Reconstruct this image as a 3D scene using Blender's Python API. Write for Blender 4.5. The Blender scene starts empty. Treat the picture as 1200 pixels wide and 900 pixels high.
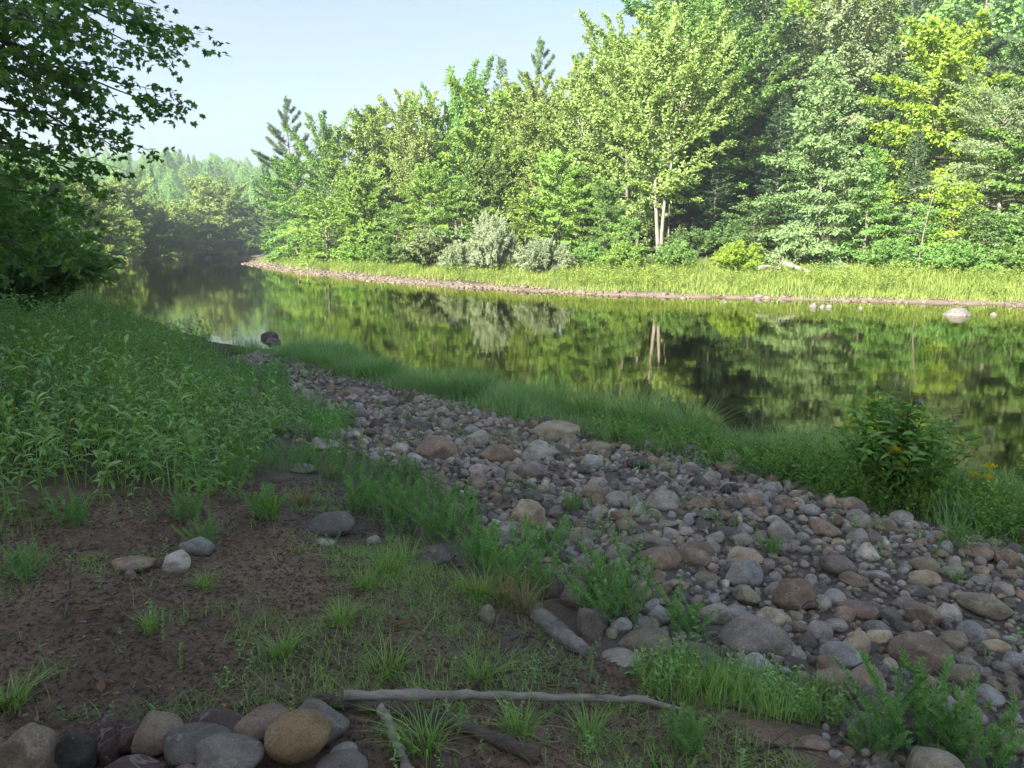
import bpy, math, random
import numpy as np
from mathutils import Vector, Matrix

random.seed(11)
RNG = np.random.default_rng(11)
S = bpy.context.scene
COL = S.collection
PI = math.pi

# ------------------------------------------------------------------ camera model (metres, river level = 0)
F, HC, TH = 906.0, 2.6, math.radians(10.3)
CT, ST = math.cos(TH), math.sin(TH)


def ray(px, py):
    u, v = (px - 600.0) / F, (450.0 - py) / F
    return np.array([u, CT + v * ST, -ST + v * CT])


def at_z(px, py, z=0.0):
    d = ray(px, py)
    t = (z - HC) / d[2]
    return d[0] * t, d[1] * t


def at_y(px, py, Y):
    d = ray(px, py)
    t = Y / d[1]
    return d[0] * t, Y, HC + d[2] * t


def x_at(px, Y, z=1.0):
    return (px - 600.0) / F * (Y * CT - (z - HC) * ST)


def smooth(a, b, x):
    t = np.clip((x - a) / (b - a), 0, 1)
    return t * t * (3 - 2 * t)


def unit(v):
    return v / np.maximum(np.linalg.norm(v, axis=-1, keepdims=True), 1e-9)


# ------------------------------------------------------------------ value noise
def vnoise(x, y, seed=0):
    x = np.asarray(x, float); y = np.asarray(y, float)
    xi, yi = np.floor(x), np.floor(y)
    fx, fy = x - xi, y - yi
    fx, fy = fx * fx * (3 - 2 * fx), fy * fy * (3 - 2 * fy)

    def hsh(a, b):
        s = np.sin(a * 127.1 + b * 311.7 + seed * 74.7) * 43758.5453
        return s - np.floor(s)
    a, b = hsh(xi, yi), hsh(xi + 1, yi)
    c, d = hsh(xi, yi + 1), hsh(xi + 1, yi + 1)
    return (a * (1 - fx) + b * fx) * (1 - fy) + (c * (1 - fx) + d * fx) * fy


# ------------------------------------------------------------------ the river outline
near_px = [(1200, 600), (1080, 572), (950, 548), (870, 532), (800, 512), (700, 491), (600, 472), (500, 447), (420, 427),
           (330, 412), (260, 403), (200, 385), (110, 345), (60, 325)]
NEAR = [(60, -35), (30, -15), (16, -3), (9, 3.5)] + [at_z(*p) for p in near_px] + [(-46, 84)]
FARL = [(-60, 112), (-69, 128), (-70, 136), (-45, 139), (0, 160), (80, 195), (220, 230)]
right_px = [(283, 308.5), (330, 318), (390, 324), (450, 330), (520, 336), (600, 341), (680, 345), (750, 347.5), (900, 351), (1050, 355), (1200, 359)]
RIGHT = [(220, 190), (100, 166), (20, 143), (-20, 123), (-36, 113)] + [at_z(*p) for p in right_px] + [(30, 27), (45, 15), (75, -8), (100, -30)]
POLY = NEAR + FARL + RIGHT
SEG_A = np.array(POLY, float)
SEG_B = np.roll(SEG_A, -1, axis=0)
nN, nF = len(NEAR), len(FARL)
SIDE = np.array([0] * nN + [1] * nF + [2] * (len(POLY) - nN - nF))


def shore(x, y):
    """signed distance to the water's edge (land positive) and which bank"""
    x = np.atleast_1d(np.asarray(x, float)); y = np.atleast_1d(np.asarray(y, float))
    best = np.full(x.shape, 1e9); side = np.zeros(x.shape, int)
    ins = np.zeros(x.shape, bool)
    for (ax, ay), (bx, by), sd in zip(SEG_A, SEG_B, SIDE):
        dx, dy = bx - ax, by - ay
        t = np.clip(((x - ax) * dx + (y - ay) * dy) / (dx * dx + dy * dy), 0, 1)
        d = np.hypot(x - ax - t * dx, y - ay - t * dy)
        m = d < best
        best = np.where(m, d, best); side = np.where(m, sd, side)
        if ay != by:
            c = ((ay > y) != (by > y)) & (x < (bx - ax) * (y - ay) / (by - ay) + ax)
            ins ^= c
    return np.where(ins, -best, best), side


def height(x, y, want=False):
    x = np.atleast_1d(np.asarray(x, float)); y = np.atleast_1d(np.asarray(y, float))
    s, side = shore(x, y)
    s = s + (vnoise(x * .9, y * .9, 3) - .5) * np.where(side == 0, .5, 1.0)
    bed = np.interp(s, [-9, -4, -1.5, 0], [-1.1, -.75, -.25, 0])
    z0 = np.interp(s, [0, 1, 3, 5, 5.9, 6.9, 8, 12, 25, 60, 140], [0, .12, .32, .5, .64, .92, 1.02, 1.2, 1.9, 5, 18])
    # the bank climbs towards the meadow up-left
    z0 = z0 + smooth(2.5, 7, s) * smooth(-1.5, -7, x) * .38
    far = np.hypot(x + 40, y)
    z1 = np.interp(s, [0, 1, 3, 8, 20, 60, 110, 200, 400], [0, .3, .8, 1.2, 2, 4.5, 8, 16, 26])
    zl = np.where(y > 45, np.interp(s, [0, 1, 3, 8, 20, 60, 140], [0, .3, .8, 1.2, 2.2, 7, 20]), z0)
    z0 = z0 + (zl - z0) * smooth(30, 55, y)
    hill = np.interp(s, [0, .8, 2.5, 5, 8, 12, 20, 60, 120, 300], [0, .08, .3, .62, .85, 1.1, 2.6, 17, 34, 60])
    low = np.interp(s, [0, .8, 2.5, 5, 8, 12, 20, 60, 120, 300], [0, .08, .3, .6, .8, 1.0, 1.4, 3, 6, 14])
    k = smooth(-22, 22, x)
    z2 = low + (hill - low) * k
    z = np.where(side == 0, z0, np.where(side == 1, z1, z2))
    # far hill
    hx, hy = (x + 150) / 110, (y - 290) / 90
    z = z + 12 * np.exp(-(hx * hx + hy * hy)) * smooth(150, 220, y)
    land = s > 0
    z = np.where(land, z, bed)
    r = np.hypot(x, y)
    z = z + (vnoise(x * 2.1, y * 2.1, 1) - .5) * .09 * np.clip(s, 0, 1) * (r < 60)
    z = z + (vnoise(x * 7, y * 7, 2) - .5) * .03 * np.clip(s, 0, 1) * (r < 25)
    z = z + (vnoise(x * .15, y * .15, 5) - .5) * np.clip((s - 6) * .08, 0, 1.4)
    if want:
        return z, s, side
    return z


def hz(x, y):
    return float(height(x, y)[0])


_T = np.concatenate([np.linspace(1.2, 30, 2400), np.geomspace(30.1, 400, 900)])


def G(px, py):
    """where the line of sight through a photo pixel meets the ground"""
    d = ray(px, py)
    P = _T[:, None] * d[None]
    h = np.maximum(height(P[:, 0], P[:, 1]), 0.0)
    below = np.nonzero(HC + P[:, 2] < h)[0]
    i = below[0] if len(below) else len(_T) - 1
    return float(P[i, 0]), float(P[i, 1]), float(h[i])


def Gpoly(pts):
    return np.array([G(*p)[:2] for p in pts])


def inpoly(poly, x, y):
    ins = np.zeros(np.shape(x), bool)
    n = len(poly)
    for i in range(n):
        ax, ay = poly[i]; bx, by = poly[(i + 1) % n]
        if ay == by:
            continue
        ins ^= ((ay > y) != (by > y)) & (x < (bx - ax) * (y - ay) / (by - ay) + ax)
    return ins


def sample(poly, n, rng=RNG):
    lo, hi = poly.min(0), poly.max(0)
    out = np.zeros((0, 2))
    for _ in range(60):
        p = lo + rng.random((n * 2, 2)) * (hi - lo)
        out = np.concatenate([out, p[inpoly(poly, p[:, 0], p[:, 1])]])
        if len(out) >= n:
            break
    return out[:n]


# ------------------------------------------------------------------ mesh accumulation
class Acc:
    def __init__(self):
        self.v, self.q, self.t, self.c, self.n = [], [], [], [], 0

    def add(self, v, q=None, t=None, c=None):
        v = np.asarray(v, np.float32).reshape(-1, 3)
        if q is not None and len(q):
            self.q.append(np.asarray(q, np.int64) + self.n)
        if t is not None and len(t):
            self.t.append(np.asarray(t, np.int64) + self.n)
        if c is None:
            c = np.full((len(v), 3), .5, np.float32)
        c = np.asarray(c, np.float32)
        if c.ndim == 1:
            c = np.repeat(c[:, None], 3, 1)
        self.v.append(v); self.c.append(c); self.n += len(v)

    def arrays(self):
        v = np.concatenate(self.v); c = np.concatenate(self.c)
        q = np.concatenate(self.q) if self.q else np.zeros((0, 4), np.int64)
        t = np.concatenate(self.t) if self.t else np.zeros((0, 3), np.int64)
        return v, q, t, c

    def mesh(self, name, smooth_=True):
        v, q, t, c = self.arrays()
        me = bpy.data.meshes.new(name)
        me.vertices.add(len(v)); me.vertices.foreach_set('co', v.ravel())
        nl = q.size + t.size
        me.loops.add(nl)
        me.loops.foreach_set('vertex_index', np.concatenate([q.ravel(), t.ravel()]).astype(np.int32))
        st = np.concatenate([np.arange(len(q)) * 4, q.size + np.arange(len(t)) * 3]).astype(np.int32)
        me.polygons.add(len(st)); me.polygons.foreach_set('loop_start', st)
        me.polygons.foreach_set('use_smooth', np.full(len(st), smooth_))
        a = me.attributes.new('col', 'FLOAT_COLOR', 'POINT')
        a.data.foreach_set('color', np.concatenate([c, np.ones((len(c), 1), np.float32)], 1).ravel())
        me.update(calc_edges=True); me.validate()
        return me

    def obj(self, name, mat, parent=None, smooth_=True, loc=None):
        return link(name, self.mesh(name, smooth_), mat, parent, loc)


def link(name, me, mat, parent=None, loc=None):
    o = bpy.data.objects.new(name, me)
    COL.objects.link(o)
    if mat is not None and not me.materials:
        me.materials.append(mat)
    if parent is not None:
        o.parent = parent
    if loc is not None:
        o.location = loc
    return o


def slot(o, mat):
    o.material_slots[0].link = 'OBJECT'
    o.material_slots[0].material = mat


def tag(o, label, cat=None, group=None, kind=None):
    o['label'] = label
    if cat: o['category'] = cat
    if group: o['group'] = group
    if kind: o['kind'] = kind
    return o


def empty(name, loc, rz=0.0, sc=(1, 1, 1)):
    o = bpy.data.objects.new(name, None)
    COL.objects.link(o)
    o.location = loc; o.rotation_euler = (0, 0, rz); o.scale = sc
    o.empty_display_size = .2
    return o


def tube(acc, pts, rad, sides=5, c=.5, cap=True):
    pts = np.asarray(pts, float); n = len(pts)
    tan = unit(np.gradient(pts, axis=0))
    ref = np.where(np.abs(tan[:, 2:3]) > .9, np.array([[1., 0, 0]]), np.array([[0, 0, 1.]]))
    a = unit(np.cross(tan, ref)); b = np.cross(tan, a)
    ang = np.arange(sides) / sides * 2 * PI
    ring = a[:, None] * np.cos(ang)[None, :, None] + b[:, None] * np.sin(ang)[None, :, None]
    v = pts[:, None] + ring * np.asarray(rad, float).reshape(-1, 1, 1)
    i = np.arange(n - 1)[:, None] * sides; j = np.arange(sides)[None]
    q = np.stack([i + j, i + (j + 1) % sides, i + sides + (j + 1) % sides, i + sides + j], -1).reshape(-1, 4)
    v = v.reshape(-1, 3); t = None
    if cap:
        v = np.concatenate([v, pts[:1], pts[-1:]])
        k = np.arange(sides)
        t = np.concatenate([np.stack([(k + 1) % sides, k, np.full(sides, n * sides)], 1),
                            np.stack([(n - 1) * sides + k, (n - 1) * sides + (k + 1) % sides, np.full(sides, n * sides + 1)], 1)])
    acc.add(v, q, t, np.full(len(v), c))


# leaves -------------------------------------------------------------
def leaf_cards(acc, base, d, nrm, L, W, tint, fold=.22, droop=.12, at=.45):
    d = unit(d); side = unit(np.cross(d, nrm)); up = np.cross(side, d)
    L = np.broadcast_to(np.asarray(L, float), (len(base),))[:, None]; W = np.broadcast_to(np.asarray(W, float), (len(base),))[:, None]
    mid = base + d * L * at
    v = np.stack([base, mid + side * W / 2 + up * fold * W, base + d * L - up * droop * L, mid - side * W / 2 + up * fold * W], 1)
    n = len(base)
    acc.add(v.reshape(-1, 3), np.arange(n * 4).reshape(n, 4), None, np.repeat(tint, 4))


_TT = np.array([0, .3, .62, 1.0]); _WW = np.array([.12, 1, .72, .03])


def leaf_blades(acc, base, d, nrm, L, W, tint, fold=.25, droop=.35):
    """longer leaves with a mid rib, four rows of three points"""
    n = len(base)
    d = unit(d); side = unit(np.cross(d, nrm)); up = np.cross(side, d)
    L = np.broadcast_to(np.asarray(L, float), (n,)); W = np.broadcast_to(np.asarray(W, float), (n,))
    dr = np.broadcast_to(np.asarray(droop, float), (n,))
    cen = base[:, None] + d[:, None] * (L[:, None] * _TT)[..., None]
    cen = cen - np.array([0, 0, 1.0]) * (L[:, None] * dr[:, None] * _TT ** 2)[..., None]
    w = (W[:, None] * _WW / 2)[..., None]
    l = cen + side[:, None] * w + up[:, None] * w * fold * 2
    r = cen - side[:, None] * w + up[:, None] * w * fold * 2
    v = np.stack([l, cen, r], 2).reshape(n, 12, 3)
    q = []
    for k in range(3):
        q += [[3 * k, 3 * k + 1, 3 * k + 4, 3 * k + 3], [3 * k + 1, 3 * k + 2, 3 * k + 5, 3 * k + 4]]
    q = (np.arange(n) * 12)[:, None, None] + np.array(q)[None]
    acc.add(v.reshape(-1, 3), q.reshape(-1, 4), None, np.repeat(tint, 12))


def grass_blades(acc, base, h, az, lean, w, tint, rows=4):
    n = len(base)
    t = np.linspace(0, 1, rows)
    dirh = np.stack([np.cos(az), np.sin(az), np.zeros(n)], 1)
    sd = np.stack([-np.sin(az), np.cos(az), np.zeros(n)], 1)
    up = h[:, None] * (t - .38 * np.clip(lean, 0, 1.6)[:, None] * t ** 2)
    cen = base[:, None] + dirh[:, None] * (h * lean)[:, None, None] * (t ** 2)[None, :, None]
    cen = cen + np.array([0, 0, 1.0]) * up[..., None]
    ww = (w[:, None] * (1 - t ** 1.6 * .96) / 2)[..., None]
    v = np.stack([cen + sd[:, None] * ww, cen - sd[:, None] * ww], 2).reshape(n, rows * 2, 3)
    q = np.array([[2 * k, 2 * k + 1, 2 * k + 3, 2 * k + 2] for k in range(rows - 1)])
    q = (np.arange(n) * rows * 2)[:, None, None] + q[None]
    acc.add(v.reshape(-1, 3), q.reshape(-1, 4), None, np.repeat(tint, rows * 2))


def scatter(acc, templates, pos, scale, rng=RNG, tilt=.12, tint=None):
    """many copies of small plant templates in one mesh (ground cover)"""
    pick = rng.integers(0, len(templates), len(pos))
    for k, T in enumerate(templates):
        ii = np.nonzero(pick == k)[0]
        if not len(ii):
            continue
        v, q, t, c = T
        n = len(ii); a = rng.random(n) * 2 * PI
        ca, sa = np.cos(a)[:, None], np.sin(a)[:, None]
        s = scale[ii][:, None]
        x = (v[None, :, 0] * ca - v[None, :, 1] * sa) * s
        y = (v[None, :, 0] * sa + v[None, :, 1] * ca) * s
        z = v[None, :, 2] * s
        tx, ty = rng.normal(0, tilt, (n, 1)), rng.normal(0, tilt, (n, 1))
        x = x + z * tx; y = y + z * ty
        V = np.stack([x, y, z], -1) + pos[ii][:, None]
        off = np.arange(n)[:, None, None] * len(v)
        cc = np.repeat(c[None], n, 0)
        if tint is not None:
            cc = np.clip(cc + tint[ii][:, None, None], 0, 1)
        acc.add(V.reshape(-1, 3), (q[None] + off).reshape(-1, 4) if len(q) else None, (t[None] + off).reshape(-1, 3) if len(t) else None, cc.reshape(-1, 3))


# ------------------------------------------------------------------ materials
def newmat(name):
    m = bpy.data.materials.new(name); m.use_nodes = True
    nt = m.node_tree; nt.nodes.clear()
    out = nt.nodes.new('ShaderNodeOutputMaterial')
    return m, nt, out


def N(nt, typ, **kw):
    n = nt.nodes.new(typ)
    for k, v in kw.items():
        if k in ('inp',):
            for a, b in v.items():
                n.inputs[a].default_value = b
        else:
            setattr(n, k, v)
    return n


def mixc(nt, fac, a, b, blend='MIX'):
    n = nt.nodes.new('ShaderNodeMix'); n.data_type = 'RGBA'; n.blend_type = blend
    for i, s in ((0, fac), (6, a), (7, b)):
        if hasattr(s, 'links') or hasattr(s, 'is_output'):
            nt.links.new(s, n.inputs[i])
        elif i == 0:
            n.inputs[0].default_value = s
        else:
            n.inputs[i].default_value = (*s, 1)
    return n.outputs[2]


def maprange(nt, src, a, b, c=0., d=1.):
    n = nt.nodes.new('ShaderNodeMapRange')
    nt.links.new(src, n.inputs[0])
    for i, v in zip((1, 2, 3, 4), (a, b, c, d)):
        n.inputs[i].default_value = v
    return n.outputs[0]


def noise(nt, scale, detail=4, rough=.55, vec=None, dist=0.):
    n = nt.nodes.new('ShaderNodeTexNoise')
    n.inputs['Scale'].default_value = scale; n.inputs['Detail'].default_value = detail
    n.inputs['Roughness'].default_value = rough; n.inputs['Distortion'].default_value = dist
    if vec is not None:
        nt.links.new(vec, n.inputs['Vector'])
    return n.outputs['Fac']


def bump(nt, h, strength, dist):
    n = nt.nodes.new('ShaderNodeBump')
    n.inputs['Strength'].default_value = strength; n.inputs['Distance'].default_value = dist
    nt.links.new(h, n.inputs['Height'])
    return n.outputs['Normal']


def leaf_mat(name, dark, lite, trans=.4, gloss=.02, var=.0, rough=.45, tcol=None):
    m, nt, out = newmat(name)
    at = N(nt, 'ShaderNodeAttribute', attribute_name='col')
    sep = N(nt, 'ShaderNodeSeparateColor'); nt.links.new(at.outputs['Color'], sep.inputs[0])
    c = mixc(nt, sep.outputs[0], dark, lite)
    if var:
        oi = N(nt, 'ShaderNodeObjectInfo')
        hv = N(nt, 'ShaderNodeHueSaturation')
        nt.links.new(maprange(nt, oi.outputs['Random'], 0, 1, .5 - .008 * var, .5 + .022 * var), hv.inputs['Hue'])
        nt.links.new(maprange(nt, oi.outputs['Random'], 0, 1, 1 - .22 * var, 1 + .22 * var), hv.inputs['Value'])
        nt.links.new(c, hv.inputs['Color']); c = hv.outputs[0]
    df = N(nt, 'ShaderNodeBsdfDiffuse'); nt.links.new(c, df.inputs[0])
    tr = N(nt, 'ShaderNodeBsdfTranslucent')
    tc = mixc(nt, 1.0, c, tcol or (.98, 1.15, .5), 'MULTIPLY'); nt.links.new(tc, tr.inputs[0])
    mx = N(nt, 'ShaderNodeMixShader'); mx.inputs[0].default_value = trans
    nt.links.new(df.outputs[0], mx.inputs[1]); nt.links.new(tr.outputs[0], mx.inputs[2])
    gl = N(nt, 'ShaderNodeBsdfGlossy'); gl.inputs['Roughness'].default_value = rough
    gl.inputs[0].default_value = (1, 1, 1, 1)
    m2 = N(nt, 'ShaderNodeMixShader'); m2.inputs[0].default_value = gloss
    nt.links.new(mx.outputs[0], m2.inputs[1]); nt.links.new(gl.outputs[0], m2.inputs[2])
    nt.links.new(m2.outputs[0], out.inputs[0])
    return m


def wood_mat(name, a, b, scale=6, bs=.5, along=(1, 1, .25)):
    m, nt, out = newmat(name)
    tc = N(nt, 'ShaderNodeTexCoord')
    mp = N(nt, 'ShaderNodeMapping'); mp.inputs['Scale'].default_value = along
    nt.links.new(tc.outputs['Object'], mp.inputs[0])
    f = noise(nt, scale, 6, .65, mp.outputs[0], .6)
    c = mixc(nt, maprange(nt, f, .35, .65), a, b)
    p = N(nt, 'ShaderNodeBsdfPrincipled'); p.inputs['Roughness'].default_value = .85
    nt.links.new(c, p.inputs['Base Color'])
    nt.links.new(bump(nt, noise(nt, scale * 4, 5, .7, mp.outputs[0]), bs, .02), p.inputs['Normal'])
    nt.links.new(p.outputs[0], out.inputs[0])
    return m


def rock_mat(name, col=None, var=.16, rough=.72, speck=.65):
    m, nt, out = newmat(name)
    tc = N(nt, 'ShaderNodeTexCoord'); geo = N(nt, 'ShaderNodeNewGeometry')
    if col is None:
        at = N(nt, 'ShaderNodeAttribute', attribute_name='col'); c = at.outputs['Color']; vec = geo.outputs['Position']
    else:
        oi = N(nt, 'ShaderNodeObjectInfo')
        hv = N(nt, 'ShaderNodeHueSaturation'); hv.inputs['Color'].default_value = (*col, 1)
        nt.links.new(maprange(nt, oi.outputs['Random'], 0, 1, 1 - var, 1 + var), hv.inputs['Value'])
        c = hv.outputs[0]; vec = geo.outputs['Position']
    big = noise(nt, 7, 4, .6, vec)
    c = mixc(nt, maprange(nt, big, .35, .7), mixc(nt, 1.0, c, (.62, .6, .58), 'MULTIPLY'), mixc(nt, 1.0, c, (1.22, 1.2, 1.16), 'MULTIPLY'))
    fine = noise(nt, 130, 4, .75, vec)
    c = mixc(nt, speck, c, mixc(nt, maprange(nt, fine, .3, .72), mixc(nt, 1.0, c, (.45, .45, .45), 'MULTIPLY'), mixc(nt, 1.0, c, (1.55, 1.55, 1.5), 'MULTIPLY')))
    # hair line veins and dirt settled in the hollows
    vn = N(nt, 'ShaderNodeMath', operation='ABSOLUTE'); sb = N(nt, 'ShaderNodeMath', operation='SUBTRACT'); sb.inputs[1].default_value = .5
    nt.links.new(noise(nt, 5, 3, .5, vec, 1.2), sb.inputs[0]); nt.links.new(sb.outputs[0], vn.inputs[0])
    c = mixc(nt, maprange(nt, vn.outputs[0], .0, .012, .4, 0), c, (.45, .43, .4))
    c = mixc(nt, maprange(nt, noise(nt, 16, 5, .7, vec, .5), .52, .68, 0, .6), c, (.1, .085, .065))
    p = N(nt, 'ShaderNodeBsdfPrincipled'); p.inputs['Roughness'].default_value = rough
    p.inputs['Specular IOR Level'].default_value = .35
    nt.links.new(c, p.inputs['Base Color'])
    b1 = bump(nt, noise(nt, 24, 8, .72, vec), .7, .03)
    nt.links.new(b1, p.inputs['Normal'])
    nt.links.new(p.outputs[0], out.inputs[0])
    return m


ROCKC = {
    'grey': (0.320, 0.305, 0.283), 'dark grey': (.13, .125, .12), 'brown': (0.279, 0.218, 0.170), 'tan': (0.427, 0.358, 0.268), 'red brown': (.215, .158, .132),
    'blue grey': (0.320, 0.330, 0.335), 'olive': (0.279, 0.258, 0.190), 'pale': (0.498, 0.470, 0.428), 'purple grey': (.245, .222, .205), 'black': (0.036, 0.036, 0.037),
    'gold': (.30, .225, .125), 'maroon': (0.107, 0.067, 0.063), 'white': (0.594, 0.538, 0.474),
    'dull tan': (.235, .19, .145), 'granite': (.17, .165, .155),
}
ROCKM = {k: rock_mat('rock_' + k.replace(' ', '_'), v, rough=.45 if k in ('black', 'maroon') else .72) for k, v in ROCKC.items()}
ROCK_MIX = rock_mat('cobble_mix')

LEAF = {
    'bright': leaf_mat('leaf_bright', (.14, .22, .045), (.33, .45, .10), .42, .02, 1.0),
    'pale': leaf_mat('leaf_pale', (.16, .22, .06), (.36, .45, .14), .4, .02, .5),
    'mid': leaf_mat('leaf_mid', (.10, .185, .045), (.24, .365, .095), .42, .02, 1.0),
    'yellow': leaf_mat('leaf_yellow', (.17, .27, .03), (.34, .46, .06), .42, .02, .1),
    'deep': leaf_mat('leaf_deep', (.075, .15, .045), (.175, .29, .085), .35, .02, .8),
    'grey': leaf_mat('leaf_grey', (.14, .19, .09), (.29, .36, .17), .35, .02, .6),
    'silver': leaf_mat('leaf_silver', (.20, .25, .15), (.38, .44, .29), .3, .02, .5),
    'needle': leaf_mat('needles', (.06, .115, .055), (.16, .245, .10), .2, .02, .8),
    'spruce': leaf_mat('needles_dark', (.04, .085, .04), (.11, .18, .07), .15, .02, .8),
    'cone': leaf_mat('leaf_cone', (.12, .20, .075), (.26, .38, .16), .38, .02, .3),
    'near': leaf_mat('leaf_near', (.065, .165, .042), (.18, .34, .085), .5, .03, .0, .4),
}
BARK = wood_mat('bark', (.07, .06, .05), (.17, .15, .13))
BARK_PALE = wood_mat('bark_pale', (.12, .105, .085), (.25, .22, .18))

# ------------------------------------------------------------------ world, sun, camera
SUN = np.array([-.60, -.80, 0.0]); SUN = SUN / np.linalg.norm(SUN)
EL = math.radians(27)
sd = Vector((SUN[0] * math.cos(EL), SUN[1] * math.cos(EL), math.sin(EL)))
W = bpy.data.worlds.new("World"); S.world = W; W.use_nodes = True
wn = W.node_tree
bg = wn.nodes['Background']
sky = wn.nodes.new('ShaderNodeTexSky'); sky.sky_type = 'NISHITA'; sky.sun_disc = False
sky.sun_elevation = EL; sky.sun_rotation = math.atan2(SUN[0], SUN[1])
sky.air_density = 1.0; sky.dust_density = 3.6; sky.ozone_density = 1.4; sky.altitude = 100
gco = wn.nodes.new('ShaderNodeTexCoord')
gmp = wn.nodes.new('ShaderNodeMapping'); gmp.inputs['Scale'].default_value = (1.2, 2.2, 5.0); wn.links.new(gco.outputs['Generated'], gmp.inputs[0])
wisp = noise(wn, 1.6, 6, .6, gmp.outputs[0], .8)
wn.links.new(mixc(wn, maprange(wn, wisp, .35, .75, .1, .5), sky.outputs[0], (2.75, 2.72, 3.0)), bg.inputs[0]); bg.inputs[1].default_value = .053
sl = bpy.data.lights.new('sun', 'SUN'); sl.energy = 5.0; sl.angle = math.radians(.6); sl.color = (1, .95, .84)
so = bpy.data.objects.new('sun', sl); COL.objects.link(so); so.rotation_euler = sd.to_track_quat('Z', 'Y').to_euler()
so.location = (-30, -20, 60)

cd = bpy.data.cameras.new('camera'); co = bpy.data.objects.new('camera', cd); COL.objects.link(co)
co.location = (0, 0, HC); co.rotation_euler = (math.radians(90) - TH, 0, 0)
cd.sensor_width = 36; cd.sensor_fit = 'HORIZONTAL'; cd.lens = F / 1200 * 36; cd.clip_end = 6000; cd.clip_start = .05
S.camera = co
S.view_settings.view_transform = 'Standard'; S.view_settings.look = 'None'; S.view_settings.gamma = 1
S.view_settings.use_curve_mapping = False
S.view_settings.exposure = 2.38
S.render.engine = 'CYCLES'
c = S.cycles
c.use_denoising = True
try:
    c.denoiser = 'OPENIMAGEDENOISE'; c.denoising_input_passes = 'RGB_ALBEDO_NORMAL'
except Exception:
    pass
c.max_bounces = 7; c.diffuse_bounces = 4; c.glossy_bounces = 3; c.transmission_bounces = 4; c.transparent_max_bounces = 8; c.volume_bounces = 0
c.caustics_reflective = False; c.caustics_refractive = False
c.use_adaptive_sampling = True; c.adaptive_threshold = .015
c.sample_clamp_indirect = 6

# ================================================================== GROUND
def build_ground():
    nr = 360
    r = np.concatenate([[.25], np.geomspace(.5, 1800, nr)])
    a = np.concatenate([np.linspace(-48, 48, 420), np.linspace(48, 312, 122)[1:-1]])
    a = np.radians(90 - a)
    X = r[:, None] * np.cos(a)[None]; Y = r[:, None] * np.sin(a)[None]
    z, s, side = height(X.ravel(), Y.ravel(), True)
    n = len(a); m = len(r)
    v = np.stack([X.ravel(), Y.ravel(), z], 1)
    i = np.arange(m - 1)[:, None] * n; j = np.arange(n)[None]
    q = np.stack([i + j, i + n + j, i + n + (j + 1) % n, i + (j + 1) % n], -1).reshape(-1, 4)
    v = np.concatenate([v, [[0, 0, hz(0, 0)]]])
    t = np.stack([np.full(n, m * n), np.arange(n), (np.arange(n) + 1) % n], 1)
    # zones: R gravel, G grassy soil, B river bed
    x, y = v[:-1, 0], v[:-1, 1]
    grav = np.where(side == 0, smooth(6.6, 5.6, s + (vnoise(x * 1.5, y * 1.5, 8) - .5) * 1.2), smooth(1.5, .8, s - .9 * smooth(4, -3, x) + (vnoise(x * .8, y * .8, 9) - .5) * 1.6))
    grass = np.where(side == 0, np.clip(smooth(-1.6, -3.2, x + (y - 5) * .12) * smooth(4.4, 5.4, y) + smooth(15, 22, y), 0, 1), smooth(.9, 1.8, s))
    bed = smooth(.12, -.1, s)
    col = np.stack([grav, grass, bed], 1)
    A = Acc(); A.add(v, q, t, np.concatenate([col, [[0, 0, 0]]]))
    m_, nt, out = newmat('ground_earth')
    at = N(nt, 'ShaderNodeAttribute', attribute_name='col')
    sep = N(nt, 'ShaderNodeSeparateColor'); nt.links.new(at.outputs['Color'], sep.inputs[0])
    geo = N(nt, 'ShaderNodeNewGeometry'); P = geo.outputs['Position']
    n1 = noise(nt, 1.4, 5, .6, P); n2 = noise(nt, 60, 6, .75, P); n3 = noise(nt, 9, 5, .65, P)
    dirt = mixc(nt, maprange(nt, n1, .35, .65), (.20, .15, .112), (.33, .245, .178))
    dirt = mixc(nt, maprange(nt, n3, .52, .72, 0, .8), dirt, (.37, .22, .14))
    dirt = mixc(nt, maprange(nt, noise(nt, .9, 4, .65, P, .8), .45, .66, 0, .65), dirt, (.095, .075, .062))
    dirt = mixc(nt, maprange(nt, n2, .32, .62, .75, 0), dirt, (.07, .052, .042))
    grv = mixc(nt, n2, (.07, .062, .055), (.2, .18, .16))
    farg = mixc(nt, n2, (.12, .095, .075), (.25, .2, .165))
    # the far beach is a paler, pinkish gravel
    sx = N(nt, 'ShaderNodeSeparateXYZ'); nt.links.new(P, sx.inputs[0])
    grv = mixc(nt, maprange(nt, sx.outputs[1], 22, 30), grv, farg)
    soil = mixc(nt, n3, (.03, .036, .016), (.07, .075, .03))
    c_ = mixc(nt, sep.outputs[0], dirt, grv)
    c_ = mixc(nt, sep.outputs[1], c_, soil)
    c_ = mixc(nt, sep.outputs[2], c_, mixc(nt, n3, (.05, .042, .02), (.11, .085, .04)))
    p = N(nt, 'ShaderNodeBsdfPrincipled'); p.inputs['Roughness'].default_value = .9; p.inputs['Specular IOR Level'].default_value = .25
    nt.links.new(c_, p.inputs['Base Color'])
    b = bump(nt, noise(nt, 45, 8, .75, P), .9, .03)
    nt.links.new(b, p.inputs['Normal']); nt.links.new(p.outputs[0], out.inputs[0])
    o = A.obj('ground', m_)
    tag(o, 'brown earth river bank and wooded hillside under the whole scene', 'ground', kind='structure')


build_ground()


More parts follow.
